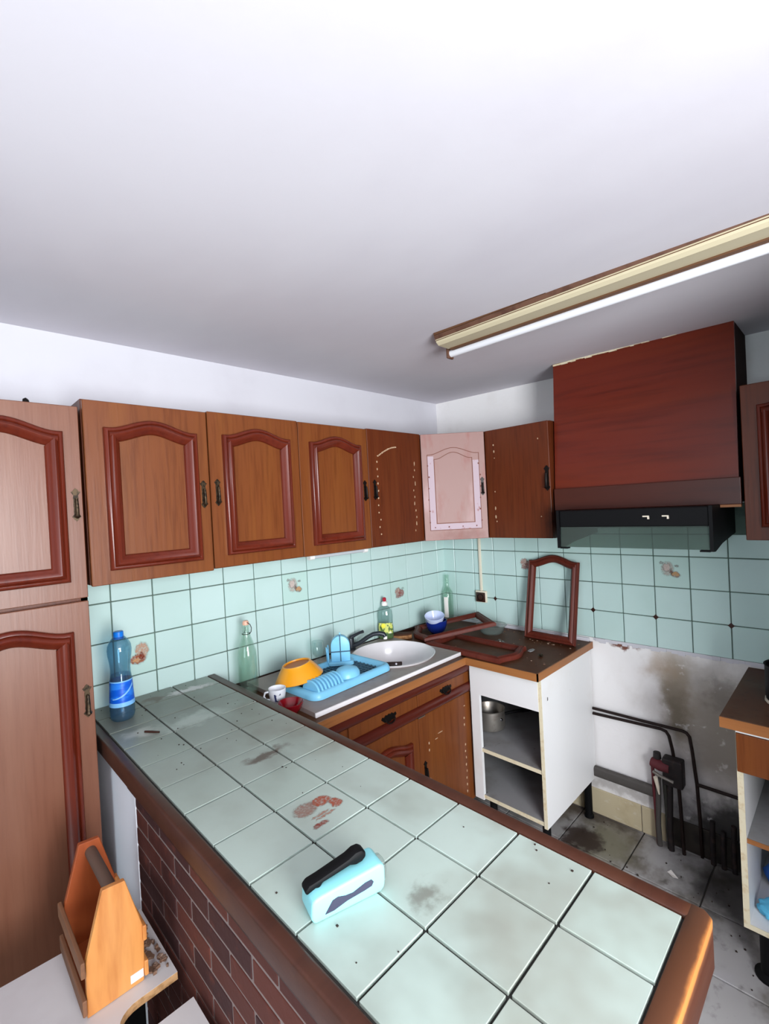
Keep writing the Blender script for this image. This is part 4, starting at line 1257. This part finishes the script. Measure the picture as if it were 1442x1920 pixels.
stick = build('twig', MB().tube([(-2.055, -0.372, PZ + .004), (-2.040, -0.392, PZ + .004), (-2.024, -0.413, PZ + .0035)], [0.0035, 0.004, 0.003], 7), 'socketbrown')
tag(stick, 'short brown stick lying on the dusty counter tiles', 'stick')
rs = random.Random(4)
mb = MB()
for i in range(60):
    x, y = rs.uniform(-2.12, -1.70), rs.uniform(-1.75, -0.03)
    if rs.random() < .45:
        y = rs.uniform(-0.7, -0.03)
    r = rs.uniform(.0006, .0018)
    mb.box(x - r, x + r, y - r * rs.uniform(.5, 1.5), y + r, PZ + .0004, PZ + .0004 + r)
tag(build('crumbs', mb, 'crumb', smooth=False), 'dark crumbs scattered over the counter tiles', 'crumbs', kind='stuff')

# ------------------------------------------------------------------ things on the sink and worktop
sw = thing('swing_top_bottle', 'clear glass bottle with wire swing stopper behind the tiled counter', 'bottle', (-1.547, -0.108, WZ1 + .0005))
prof = [(0.0, 0.012), (0.030, 0.002), (0.036, 0.0), (0.040, 0.004), (0.0415, 0.012), (0.0415, 0.150), (0.039, 0.180), (0.030, 0.215), (0.020, 0.243), (0.0155, 0.262), (0.0150, 0.280), (0.0165, 0.284), (0.0165, 0.294), (0.013, 0.296)]
inner = [(0.010, 0.294), (0.011, 0.270), (0.016, 0.243), (0.026, 0.213), (0.035, 0.178), (0.0375, 0.150), (0.0375, 0.016), (0.032, 0.012), (0.0, 0.020)]
build('bottle_body', MB().lathe(prof + inner, (0, 0, 0), 40), 'glass_green', sw, local=True)
build('stopper', MB().lathe([(0.0, 0.294), (0.0135, 0.297), (0.0145, 0.306), (0.010, 0.315), (0.0, 0.317)], (0, 0, 0), 24), 'ceramcap', sw, local=True)
mb = MB()
for s in (-1, 1):
    mb.tube([(0.0, s * 0.0155, 0.308), (0.008, s * 0.024, 0.300), (0.012, s * 0.027, 0.285), (0.010, s * 0.026, 0.268), (0.002, s * 0.019, 0.258)], 0.0017, 7)
mb.tube([(0.0175 * math.cos(t * math.pi / 8), 0.0175 * math.sin(t * math.pi / 8), 0.258) for t in range(16)], 0.0015, 6, closed=True)
mb.tube([(0.0, -0.0155, 0.308), (0, 0.0155, 0.308)], 0.0016, 6)
build('wire_bail', mb, 'iron', sw, local=True)

cup = thing('cup', 'small white cup with dark blue mark beside the dish rack', 'cup', (-1.538, -0.325, WZ1 + .0005), rot=(0, 0, math.radians(-30)))
prof = [(0.0, 0.003), (0.020, 0.0), (0.022, 0.003), (0.030, 0.022), (0.0345, 0.050), (0.0355, 0.068), (0.0335, 0.068), (0.032, 0.050), (0.027, 0.022), (0.018, 0.006), (0.0, 0.006)]
build('cup_body', MB().lathe(prof, (0, 0, 0), 36), 'porcelain', cup, local=True)
build('cup_handle', MB().tube([(-0.033 - .001, 0, 0.056), (-0.048, 0, 0.054), (-0.053, 0, 0.040), (-0.046, 0, 0.026), (-0.030, 0, 0.022)], 0.004, 8), 'porcelain', cup, local=True)
f2 = Frame((0.0, -0.0305, 0.038), (1, 0, 0), (0, 0.12, 1), (0, -1, 0.12))
build('cup_print', MB(f2).prism([(-0.014, 0.014), (0.012, 0.016), (0.012, 0.010), (-0.006, 0.008), (-0.004, -0.010), (0.004, -0.014), (-0.010, -0.012)], 0.0, 0.0045), 'navy', cup, local=True, smooth=False)
rbw = thing('bowl', 'dark red bowl half hidden behind the counter edge', 'bowl', (-1.548, -0.437, WZ1 + .0005))
prof = [(0.0, 0.002), (0.026, 0.0), (0.028, 0.004), (0.042, 0.018), (0.050, 0.042), (0.0485, 0.043), (0.046, 0.040), (0.038, 0.020), (0.022, 0.007), (0.0, 0.006)]
build('bowl_body', MB().lathe(prof, (0, 0, 0), 40), 'redglass', rbw, local=True)

# dish rack
dr = thing('dish_rack', 'light blue plastic dish drainer with plate ribs on the sink slab', 'dish rack', (-1.232, -0.315, 0.9512), rot=(0, 0, math.radians(3)))
hw, hd = 0.235, 0.150


def rrect(w_, d_, r, n=6):
    p = []
    for cx, cy, a0 in ((w_ - r, -d_ + r, -90), (w_ - r, d_ - r, 0), (-w_ + r, d_ - r, 90), (-w_ + r, -d_ + r, 180)):
        for i in range(n + 1):
            a = math.radians(a0 + 90 * i / n)
            p.append((cx + r * math.cos(a), cy + r * math.sin(a)))
    return p


build('tray', MB().prism(rrect(hw - .02, hd - .02, .03), 0.004, 0.010), 'bluedeep', dr, local=True)
build('rim', MB().sweep(rrect(hw, hd, .045), [(0.0, 0.0), (0.0, 0.012), (0.006, 0.024), (0.016, 0.030), (0.028, 0.027), (0.040, 0.016), (0.046, 0.008), (0.046, 0.0)]), 'blue', dr, local=True, ang=60)
mb = MB()
for i in range(17):
    x = -0.17 + 0.0215 * i
    mb.box(x - .0035, x + .0035, -hd + .045, hd - .045, 0.010, 0.0145)
for j in range(9):
    y = -hd + .05 + 0.025 * j
    mb.box(-hw + .045, hw - .045, y - .003, y + .003, 0.010, 0.0135)
build('drain_grid', mb, 'bluedeep', dr, local=True, smooth=False)
for i in range(8):
    x = -0.205 + 0.0185 * i
    poly = []
    for q in range(13):
        a = math.pi * q / 12
        poly.append((-0.082 + 0.055 * math.cos(a), 0.016 + 0.050 * math.sin(a)))
    m_ = MB(Frame((x, 0, 0), (0, 1, 0), (0, 0, 1), (1, 0, 0))).prism(poly, 0, 0.0095)
    build('plate_rib', m_, 'blue', dr, local=True, bevel=.002, seg=1)
m_ = MB().lathe([(0.048, 0.0), (0.047, 0.030), (0.038, 0.046), (0.020, 0.054), (0.0, 0.056)], (0.002, -0.082, 0.010), 24, sx=1.25, sy=1.12)
build('rounded_support', m_, 'blue', dr, local=True)

ch = thing('cutlery_holder', 'light blue domed cutlery holder with cross ribs standing in the drainer', 'cutlery holder', (-1.118, -0.222, 0.9665), rot=(0, 0, math.radians(-40)))
arch = [(-0.046, 0.0), (0.046, 0.0), (0.046, 0.075)] + [(0.046 * math.cos(math.pi * i / 14), 0.075 + 0.050 * math.sin(math.pi * i / 14)) for i in range(1, 14)] + [(-0.046, 0.075)]
F_ = Frame((0, 0, 0.012), (1, 0, 0), (0, 0, 1), (0, -1, 0))
build('holder_shell', MB(F_).prism(arch, -0.022, 0.018), 'blue', ch, local=True, bevel=.004)
mb = MB(F_).box(-.0022, .0022, 0.0, 0.132, 0.016, 0.0215).box(-.046, .046, 0.048, 0.053, 0.016, 0.0215)
build('cross_rib', mb, 'bluedeep', ch, local=True, smooth=False)
build('knob', MB(F_).box(-.003, .003, 0.122, 0.138, -0.004, 0.004), 'blue', ch, local=True, bevel=.001)
build('holder_base', MB().sweep(rrect(0.062, 0.036, .02), [(0, 0), (0, 0.010), (0.006, 0.016), (0.018, 0.016), (0.02, 0)]), 'blue', ch, local=True)
mb = MB()
for i in range(5):
    mb.tube([(-0.060 - 0.006 * (i % 2), -0.02 + 0.013 * i, 0.014), (-0.062 - 0.006 * (i % 2), -0.02 + 0.013 * i, 0.060 + 0.012 * ((i * 2) % 3))], 0.0028, 6)
build('prong', mb, 'blue', ch, local=True)

ob = thing('bowl', 'orange plastic bowl lying upside down on the dish drainer', 'bowl', (-1.405, -0.290, 0.996))
ob.rotation_euler = (math.radians(-6), math.radians(-7), 0)
prof = [(0.100, 0.0), (0.104, 0.003), (0.101, 0.008), (0.086, 0.030), (0.072, 0.050), (0.064, 0.058), (0.062, 0.064), (0.055, 0.064), (0.054, 0.057), (0.0, 0.055),
        (0.0, 0.051), (0.060, 0.052), (0.070, 0.044), (0.083, 0.026), (0.096, 0.006)]
build('bowl_body', MB().lathe(prof, (0, 0, 0), 48, closed=True), 'orange', ob, local=True)
build('bowl_base', MB().lathe([(0.0, 0.0562), (0.0535, 0.0575), (0.0535, 0.0585), (0.0, 0.0572)], (0, 0, 0), 40), 'orange_in', ob, local=True, label='dull brownish base disc')

gl = thing('drinking_glass', 'clear stemmed glass behind the dish drainer near the tap', 'glass', (-1.172, -0.112, 0.9505))
prof = [(0.0, 0.0), (0.026, 0.0), (0.027, 0.002), (0.006, 0.006), (0.005, 0.030), (0.015, 0.040), (0.028, 0.060), (0.031, 0.085), (0.029, 0.118), (0.0275, 0.118), (0.0292, 0.085), (0.0262, 0.062), (0.013, 0.044), (0.0, 0.040)]
build('glass_body', MB().lathe(prof, (0, 0, 0), 32), 'glass', gl, local=True)

sp_ = thing('soap_bottle', 'dish soap bottle with yellow green label and red cap', 'bottle', (-0.640, -0.052, 0.9505), rot=(0, 0, math.radians(-45)))
prof = [(0.0, 0.0), (0.038, 0.0), (0.042, 0.006), (0.042, 0.05), (0.039, 0.085), (0.040, 0.120), (0.037, 0.145), (0.025, 0.165), (0.013, 0.173), (0.013, 0.178)]
inn = [(0.012, 0.178), (0.012, 0.172), (0.024, 0.163), (0.036, 0.143), (0.039, 0.120), (0.038, 0.085), (0.041, 0.05), (0.041, 0.007), (0.0, 0.0015)]
build('bottle_body', MB().lathe(prof + inn, (0, 0, 0), 36, sx=1.0, sy=0.62), 'petclear', sp_, local=True)
build('liquid', MB().lathe([(0.0, 0.002), (0.037, 0.002), (0.0403, 0.008), (0.0403, 0.030), (0.0, 0.030)], (0, 0, 0), 36, sx=1.0, sy=0.61), 'soap', sp_, local=True)
lab = MB()
vs, fs = [], []
for i in range(15):
    a = math.radians(-90 - 62 + 124 * i / 14)
    for z, r in ((0.030, 0.0428), (0.085, 0.0408)):
        vs.append((r * math.cos(a), r * 0.63 * math.sin(a), z))
for i in range(14):
    fs.append((2 * i, 2 * i + 2, 2 * i + 3, 2 * i + 1))
build('label', MB().add(vs, fs), 'soaplabel', sp_, local=True, label='yellow green label with a lemon')
build('lemon_print', MB(Frame((-0.012, -0.0268, 0.072), (1, 0, 0), (0, 0, 1), (0, -1, 0))).lathe([(0.0, 0.001), (0.011, 0.0008), (0.0115, 0)], (0, 0, 0), 18), 'lemon', sp_, local=True)
build('cap', MB().lathe([(0.016, 0.174), (0.016, 0.190), (0.010, 0.196), (0.0, 0.196)], (0, 0, 0), 22), 'whitecap', sp_, local=True)
build('cap_tip', MB().lathe([(0.007, 0.195), (0.010, 0.200), (0.010, 0.212), (0.006, 0.216), (0.0, 0.216)], (0, 0, 0), 20), 'red', sp_, local=True)

sp_.scale = (1.1, 1.1, 1.1)
sg = thing('sponge', 'dried brown scouring sponge on the rim behind the basin', 'sponge', (-0.538, -0.088, WZ1 + .001), rot=(0, 0, math.radians(-48)))
shape = [(-0.058, -0.034), (-0.02, -0.040), (0.03, -0.034), (0.054, -0.02), (0.056, 0.012), (0.040, 0.034), (-0.02, 0.036), (-0.05, 0.028), (-0.057, 0.0)]
build('foam', MB().prism(shape, 0.0, 0.022), 'sponge', sg, local=True, bevel=.005)
build('scouring_pad', MB().prism([(x * .96, y * .96) for x, y in shape], 0.0222, 0.029), 'scour', sg, local=True, bevel=.002)


# ---- loose door mouldings (wooden frames) on the corner worktop
def loose_frame(name, label, o, a, b, c, w_=0.297, h_=0.455, grp=None):
    a, b, c = Vector(a).normalized(), Vector(b).normalized(), Vector(c).normalized()
    t = thing(name, label, 'frame', o)
    fr = Frame(o, a, b, c)
    P3 = [(0, 0), (0, 0.016), (0.006, 0.022), (0.012, 0.019), (0.018, 0.024), (0.027, 0.025), (0.034, 0.018), (0.041, 0.012), (0.041, 0)]
    path = arch_path(w_, h_, 0.034)
    n_ = len(path)
    # rails as parts: bottom, two stiles, arched top
    ring = MB(fr).sweep(path, P3)
    q = len(P3)
    groups = {'bottom_rail': [0], 'stile': [1], 'arched_rail': list(range(2, n_ - 1)), 'stile.': [n_ - 1]}
    for nm, segs in groups.items():
        mbp = MB()
        for i in segs:
            j = (i + 1) % n_
            for k_ in range(q):
                l_ = (k_ + 1) % q
                base = len(mbp.v)
                mbp.v += [ring.v[i * q + k_], ring.v[j * q + k_], ring.v[j * q + l_], ring.v[i * q + l_]]
                mbp.f.append([base, base + 1, base + 2, base + 3])
        for i, e in ((segs[0], 0), ((segs[-1] + 1) % n_, 1)):
            base = len(mbp.v)
            mbp.v += [ring.v[i * q + k_] for k_ in range(q)]
            mbp.f.append(list(range(base, base + q)))
        build(nm.rstrip('.'), mbp, 'mould_old', t, ang=50)
    return t


# leaning against the tiles
o = Vector((-0.118, -0.655, WZ1 + .001))
o2 = Vector((-0.136, -0.952, WZ1 + .001))
a = (o2 - o).normalized()
top = Vector((-0.030, -0.668, 1.374))
b = (top - o)
b = (b - a * b.dot(a)).normalized()
c = a.cross(b)
if c.x > 0: c = -c
loose_frame('loose_door_moulding', 'arched wooden frame leaning upright against the right wall tiles', o, a, b, c, 0.297, 0.438)
# lying tilted, with the bowls in it: arch to the left
FR, BR, FL = Vector((-0.240, -0.530, 1.000)), Vector((-0.042, -0.296, 1.000)), Vector((-0.610, -0.246, WZ1 + .003))
b = (FL - FR).normalized()
a = (BR - FR)
a = (a - b * a.dot(b)).normalized()
a, oo = -a, BR
c = a.cross(b)
if c.z < 0: c = -c
loose_frame('loose_door_moulding', 'arched wooden frame lying tilted around the blue bowls', oo, a, b, c, 0.30, 0.425)
# lying flat, arch towards the white cabinet's front
loose_frame('loose_door_moulding', 'arched wooden frame lying flat on the front of the corner worktop', Vector((-0.325, -0.305, WZ1 + .001)), Vector((-1, 0.0, 0)), Vector((-0.03, -1, 0)), Vector((0, 0, 1)), 0.262, 0.475)

bb = thing('bowl', 'cobalt blue bowl inside the tilted wooden frame', 'bowl', (-0.345, -0.190, WZ1 + .001))
prof = [(0.0, 0.004), (0.026, 0.0), (0.029, 0.003), (0.046, 0.022), (0.055, 0.050), (0.057, 0.074), (0.0545, 0.0745), (0.052, 0.050), (0.043, 0.024), (0.026, 0.009), (0.0, 0.008)]
build('bowl_body', MB().lathe([(r * 1.15, z * 1.1) for r, z in prof], (0, 0, 0), 44), 'cobalt', bb, local=True)
wbwl = thing('bowl', 'pale blue-white bowl nested askew in the cobalt blue bowl', 'bowl', (-0.351, -0.185, WZ1 + .046))
wbwl.rotation_euler = (math.radians(10), math.radians(-14), 0)
prof = [(0.0, 0.004), (0.020, 0.0), (0.022, 0.004), (0.040, 0.022), (0.050, 0.046), (0.056, 0.066), (0.054, 0.067), (0.047, 0.048), (0.037, 0.025), (0.02, 0.010), (0.0, 0.009)]
build('bowl_body', MB().lathe([(r * 1.08, z * 1.08) for r, z in prof], (0, 0, 0), 44), 'paleblue', wbwl, local=True)

wn = thing('wine_bottle', 'tall empty clear wine bottle standing in the wall corner', 'bottle', (-0.058, -0.060, WZ1 + .001))
prof = [(0.0, 0.014), (0.022, 0.004), (0.033, 0.0), (0.037, 0.005), (0.037, 0.170), (0.034, 0.195), (0.022, 0.215), (0.0145, 0.232), (0.0135, 0.295), (0.0150, 0.297), (0.0150, 0.307), (0.013, 0.308)]
inn = [(0.0105, 0.307), (0.0105, 0.235), (0.019, 0.215), (0.031, 0.193), (0.0342, 0.170), (0.0342, 0.010), (0.022, 0.010), (0.0, 0.022)]
build('bottle_body', MB().lathe(prof + inn, (0, 0, 0), 36), 'glass_green', wn, local=True)
vs, fs = [], []
for i in range(9):
    a_ = math.radians(200 - 22 + 44 * i / 8)
    for z in (0.03, 0.165):
        vs.append((0.0374 * math.cos(a_), 0.0374 * math.sin(a_), z))
for i in range(8):
    fs.append((2 * i, 2 * i + 2, 2 * i + 3, 2 * i + 1))
build('paper_strip', MB().add(vs, fs), 'paper', wn, local=True)

gd = thing('glass_dish', 'dusty glass dish under the tilted frame near the right wall', 'dish', (-0.155, -0.455, WZ1 + .001))
prof = [(0.0, 0.003), (0.055, 0.0), (0.060, 0.004), (0.082, 0.045), (0.090, 0.050), (0.088, 0.0525), (0.080, 0.048), (0.057, 0.008), (0.0, 0.006)]
build('dish_body', MB().lathe(prof, (0, 0, 0), 40), 'glass_frost', gd, local=True)
gl2 = thing('glass_lid', 'small clear glass saucer on the brown worktop', 'lid', (-0.305, -0.600, WZ1 + .001))  # small glass lid with a knob
build('lid_body', MB().lathe([(0.0, 0.006), (0.022, 0.004), (0.028, 0.0), (0.030, 0.003), (0.024, 0.010), (0.010, 0.012), (0.008, 0.020), (0.0, 0.022)], (0, 0, 0), 32), 'glass', gl2, local=True)
mb = MB().prism([(-.026, -.008), (-.006, -.014), (.020, -.010), (.028, .004), (.006, .012), (-.020, .008)], 0, .004)
o = build('tile_shard', mb, 'whitein', bevel=.001, smooth=False)
o.location = (-0.330, -0.800, WZ1 + .0012)
tag(o, 'flat grey shard on the brown worktop below the leaning frame', 'shard')
mb = MB().tube([(-0.02, 0, 0.006), (-0.006, 0.004, 0.007), (0.008, -0.003, 0.006), (0.022, 0.003, 0.006)], [0.004, 0.006, 0.006, 0.004], 8).tube([(-.01, -.012, .005), (0.0, 0.0, .010), (.008, .012, .005)], .004, 8)
o = build('hinge', mb, 'brass')
o.location = (-0.385, -0.880, WZ1 + .0008)
tag(o, 'small brass-coloured hinge on the brown worktop near its corner', 'hinge')
mb = MB()
for i in range(60):
    if rs.random() < .6:
        x, y = rs.uniform(-0.58, -0.03), rs.uniform(-0.96, -0.35)
    else:
        x, y = rs.uniform(-0.20, -0.05), rs.uniform(-0.90, -0.66)
    r = rs.uniform(.0012, .0035)
    mb.box(x - r, x + r, y - r, y + r * 1.4, WZ1 + .0006, WZ1 + .0006 + r)
tag(build('dust_flakes', mb, 'scrap', smooth=False), 'brown flakes scattered over the corner worktop', 'flakes', kind='stuff')

# ------------------------------------------------------------------ table, bottle carrier at lower left
TZ = 0.66
tb = thing('low_table', 'low white laminate table with a rounded notch beside the brick counter', 'table', (-2.42, -1.05, 0))
out = [(-2.161, -0.612), (-2.161, -0.868), (-2.245, -0.868)]
for i in range(1, 12):
    a_ = math.radians(90 + 180 * i / 12)
    out.append((-2.245 + 0.048 * math.cos(a_), -0.9105 + 0.0425 * math.sin(a_)))
out += [(-2.245, -0.953), (-2.159, -0.953), (-2.159, -1.50), (-2.72, -1.50), (-2.72, -0.590)]
build('table_top', MB().prism(out[::-1], TZ - .0005, TZ), 'tabletop', tb, smooth=False)
build('board_core', MB().prism(out[::-1], TZ - .018, TZ - .0006), 'tan', tb, smooth=False, label='tan particleboard core')
for x, y in ((-2.20, -0.655), (-2.67, -0.64), (-2.20, -1.45), (-2.67, -1.45)):
    box('leg', (x - .02, x + .02, y - .02, y + .02, 0, TZ - .018), 'black', tb)

bc = thing('bottle_carrier', 'pine bottle carrier with pointed end boards and round handle on white table', 'carrier', (-2.275, -0.72, TZ + .0005))
bpoly = [(-2.333, TZ + .0006), (-2.221, TZ + .0006), (-2.2155, 0.776), (-2.249, 0.906), (-2.294, 0.910), (-2.331, 0.777)]
for y, m_, lb in ((-0.832, 'pine', 'bright front end board'), (-0.622, 'pine_shaded', 'rear end board in shade-darkened pine')):
    build('end_board', MB(Frame((0, y, 0), (1, 0, 0), (0, 0, 1), (0, 1, 0))).prism(bpoly, 0, .014), m_, bc, bevel=.0015, seg=1, smooth=False, label=lb)
build('handle_bar', MB().tube([(-2.270, -0.818, 0.882), (-2.270, -0.622, 0.882)], 0.013, 14), 'dowel', bc)
for z in (0.672, 0.752):
    box('side_slat', (-2.342, -2.3335, -0.838, -0.605, z, z + .034), 'slat', bc, bevel=.002, smooth=False)
    box('side_slat', (-2.2205, -2.212, -0.838, -0.605, z, z + .034), 'pine', bc, bevel=.002, smooth=False)
box('bottom_board', (-2.330, -2.224, -0.818, -0.622, TZ + .001, TZ + .010), 'pine_shaded', bc)
o = build('sticker', MB().box(-2.249, -2.2225, -0.8335, -0.8322, 0.672, 0.690), 'paper', bc, smooth=False, label='cream paper sticker')
mb = MB()
for i in range(40):
    x, y = rs.uniform(-2.207, -2.172), rs.uniform(-0.84, -0.66)
    r = rs.uniform(.003, .010)
    pz = TZ + .0006 + rs.uniform(0, .010)
    f_ = Frame((x, y, TZ + .0006), (math.cos(i), math.sin(i), 0), (-math.sin(i), math.cos(i), 0), (0, 0, 1))
    mbx = MB(f_).prism([(-r, -r * .6), (r * .8, -r * .7), (r, r * .5), (-.3 * r, r)], 0, rs.uniform(.002, .010))
    mb.f += [[q + len(mb.v) for q in f] for f in mbx.f]
    mb.v += mbx.v
tag(build('scraps', mb, 'scrap', smooth=False), 'heap of torn brown scraps beside the bottle carrier', 'scraps', kind='stuff')

# ------------------------------------------------------------------ litter on the floor
mb = MB()
for i in range(140):
    x, y = rs.uniform(-1.35, -0.05), rs.uniform(-2.2, -0.95)
    r = rs.uniform(.0015, .005)
    an = rs.uniform(0, 3)
    f_ = Frame((x, y, 0.0012), (math.cos(an), math.sin(an), 0), (-math.sin(an), math.cos(an), 0), (0, 0, 1))
    mbx = MB(f_).prism([(-r, -r * .6), (r * .8, -r * .7), (r, r * .5), (-.3 * r, r)], 0, rs.uniform(.001, .005))
    mb.f += [[q + len(mb.v) for q in f] for f in mbx.f]
    mb.v += mbx.v
tag(build('floor_grit', mb, 'crumb', smooth=False), 'dark grit and crumbs scattered over the floor tiles', 'grit', kind='stuff')
for k, (x, y, an, l, w_, lb) in enumerate(((-0.22, -1.375, 0.8, 0.022, 0.012, 'white paper scrap on the floor near the hanging hoses'),
                                           (-0.47, -1.43, 0.4, 0.030, 0.014, 'white plastic scrap on the floor beside the counter corner'))):
    mb = MB().add([(-l, -w_, 0.0), (l, -w_ * .7, 0.004), (l * .8, w_, 0.0), (-l * .9, w_ * .8, 0.006), (-l, -w_, .002), (l, -w_ * .7, 0.006), (l * .8, w_, 0.002), (-l * .9, w_ * .8, 0.008)],
                  [(0, 1, 2, 3), (4, 7, 6, 5), (0, 4, 5, 1), (1, 5, 6, 2), (2, 6, 7, 3), (3, 7, 4, 0)])
    o = build('paper_scrap', mb, 'paper', smooth=False)
    o.location = (x, y, 0.0015)
    o.rotation_euler = (0, 0, an)
    tag(o, lb, 'scrap')
st = build('floor_stick', MB().tube([(-0.86, -1.985, 0.006), (-0.76, -1.945, 0.006), (-0.66, -1.87, 0.006)], [0.004, 0.005, 0.003], 7), 'socketbrown')
tag(st, 'thin brown stick on the floor tiles at lower right', 'stick')
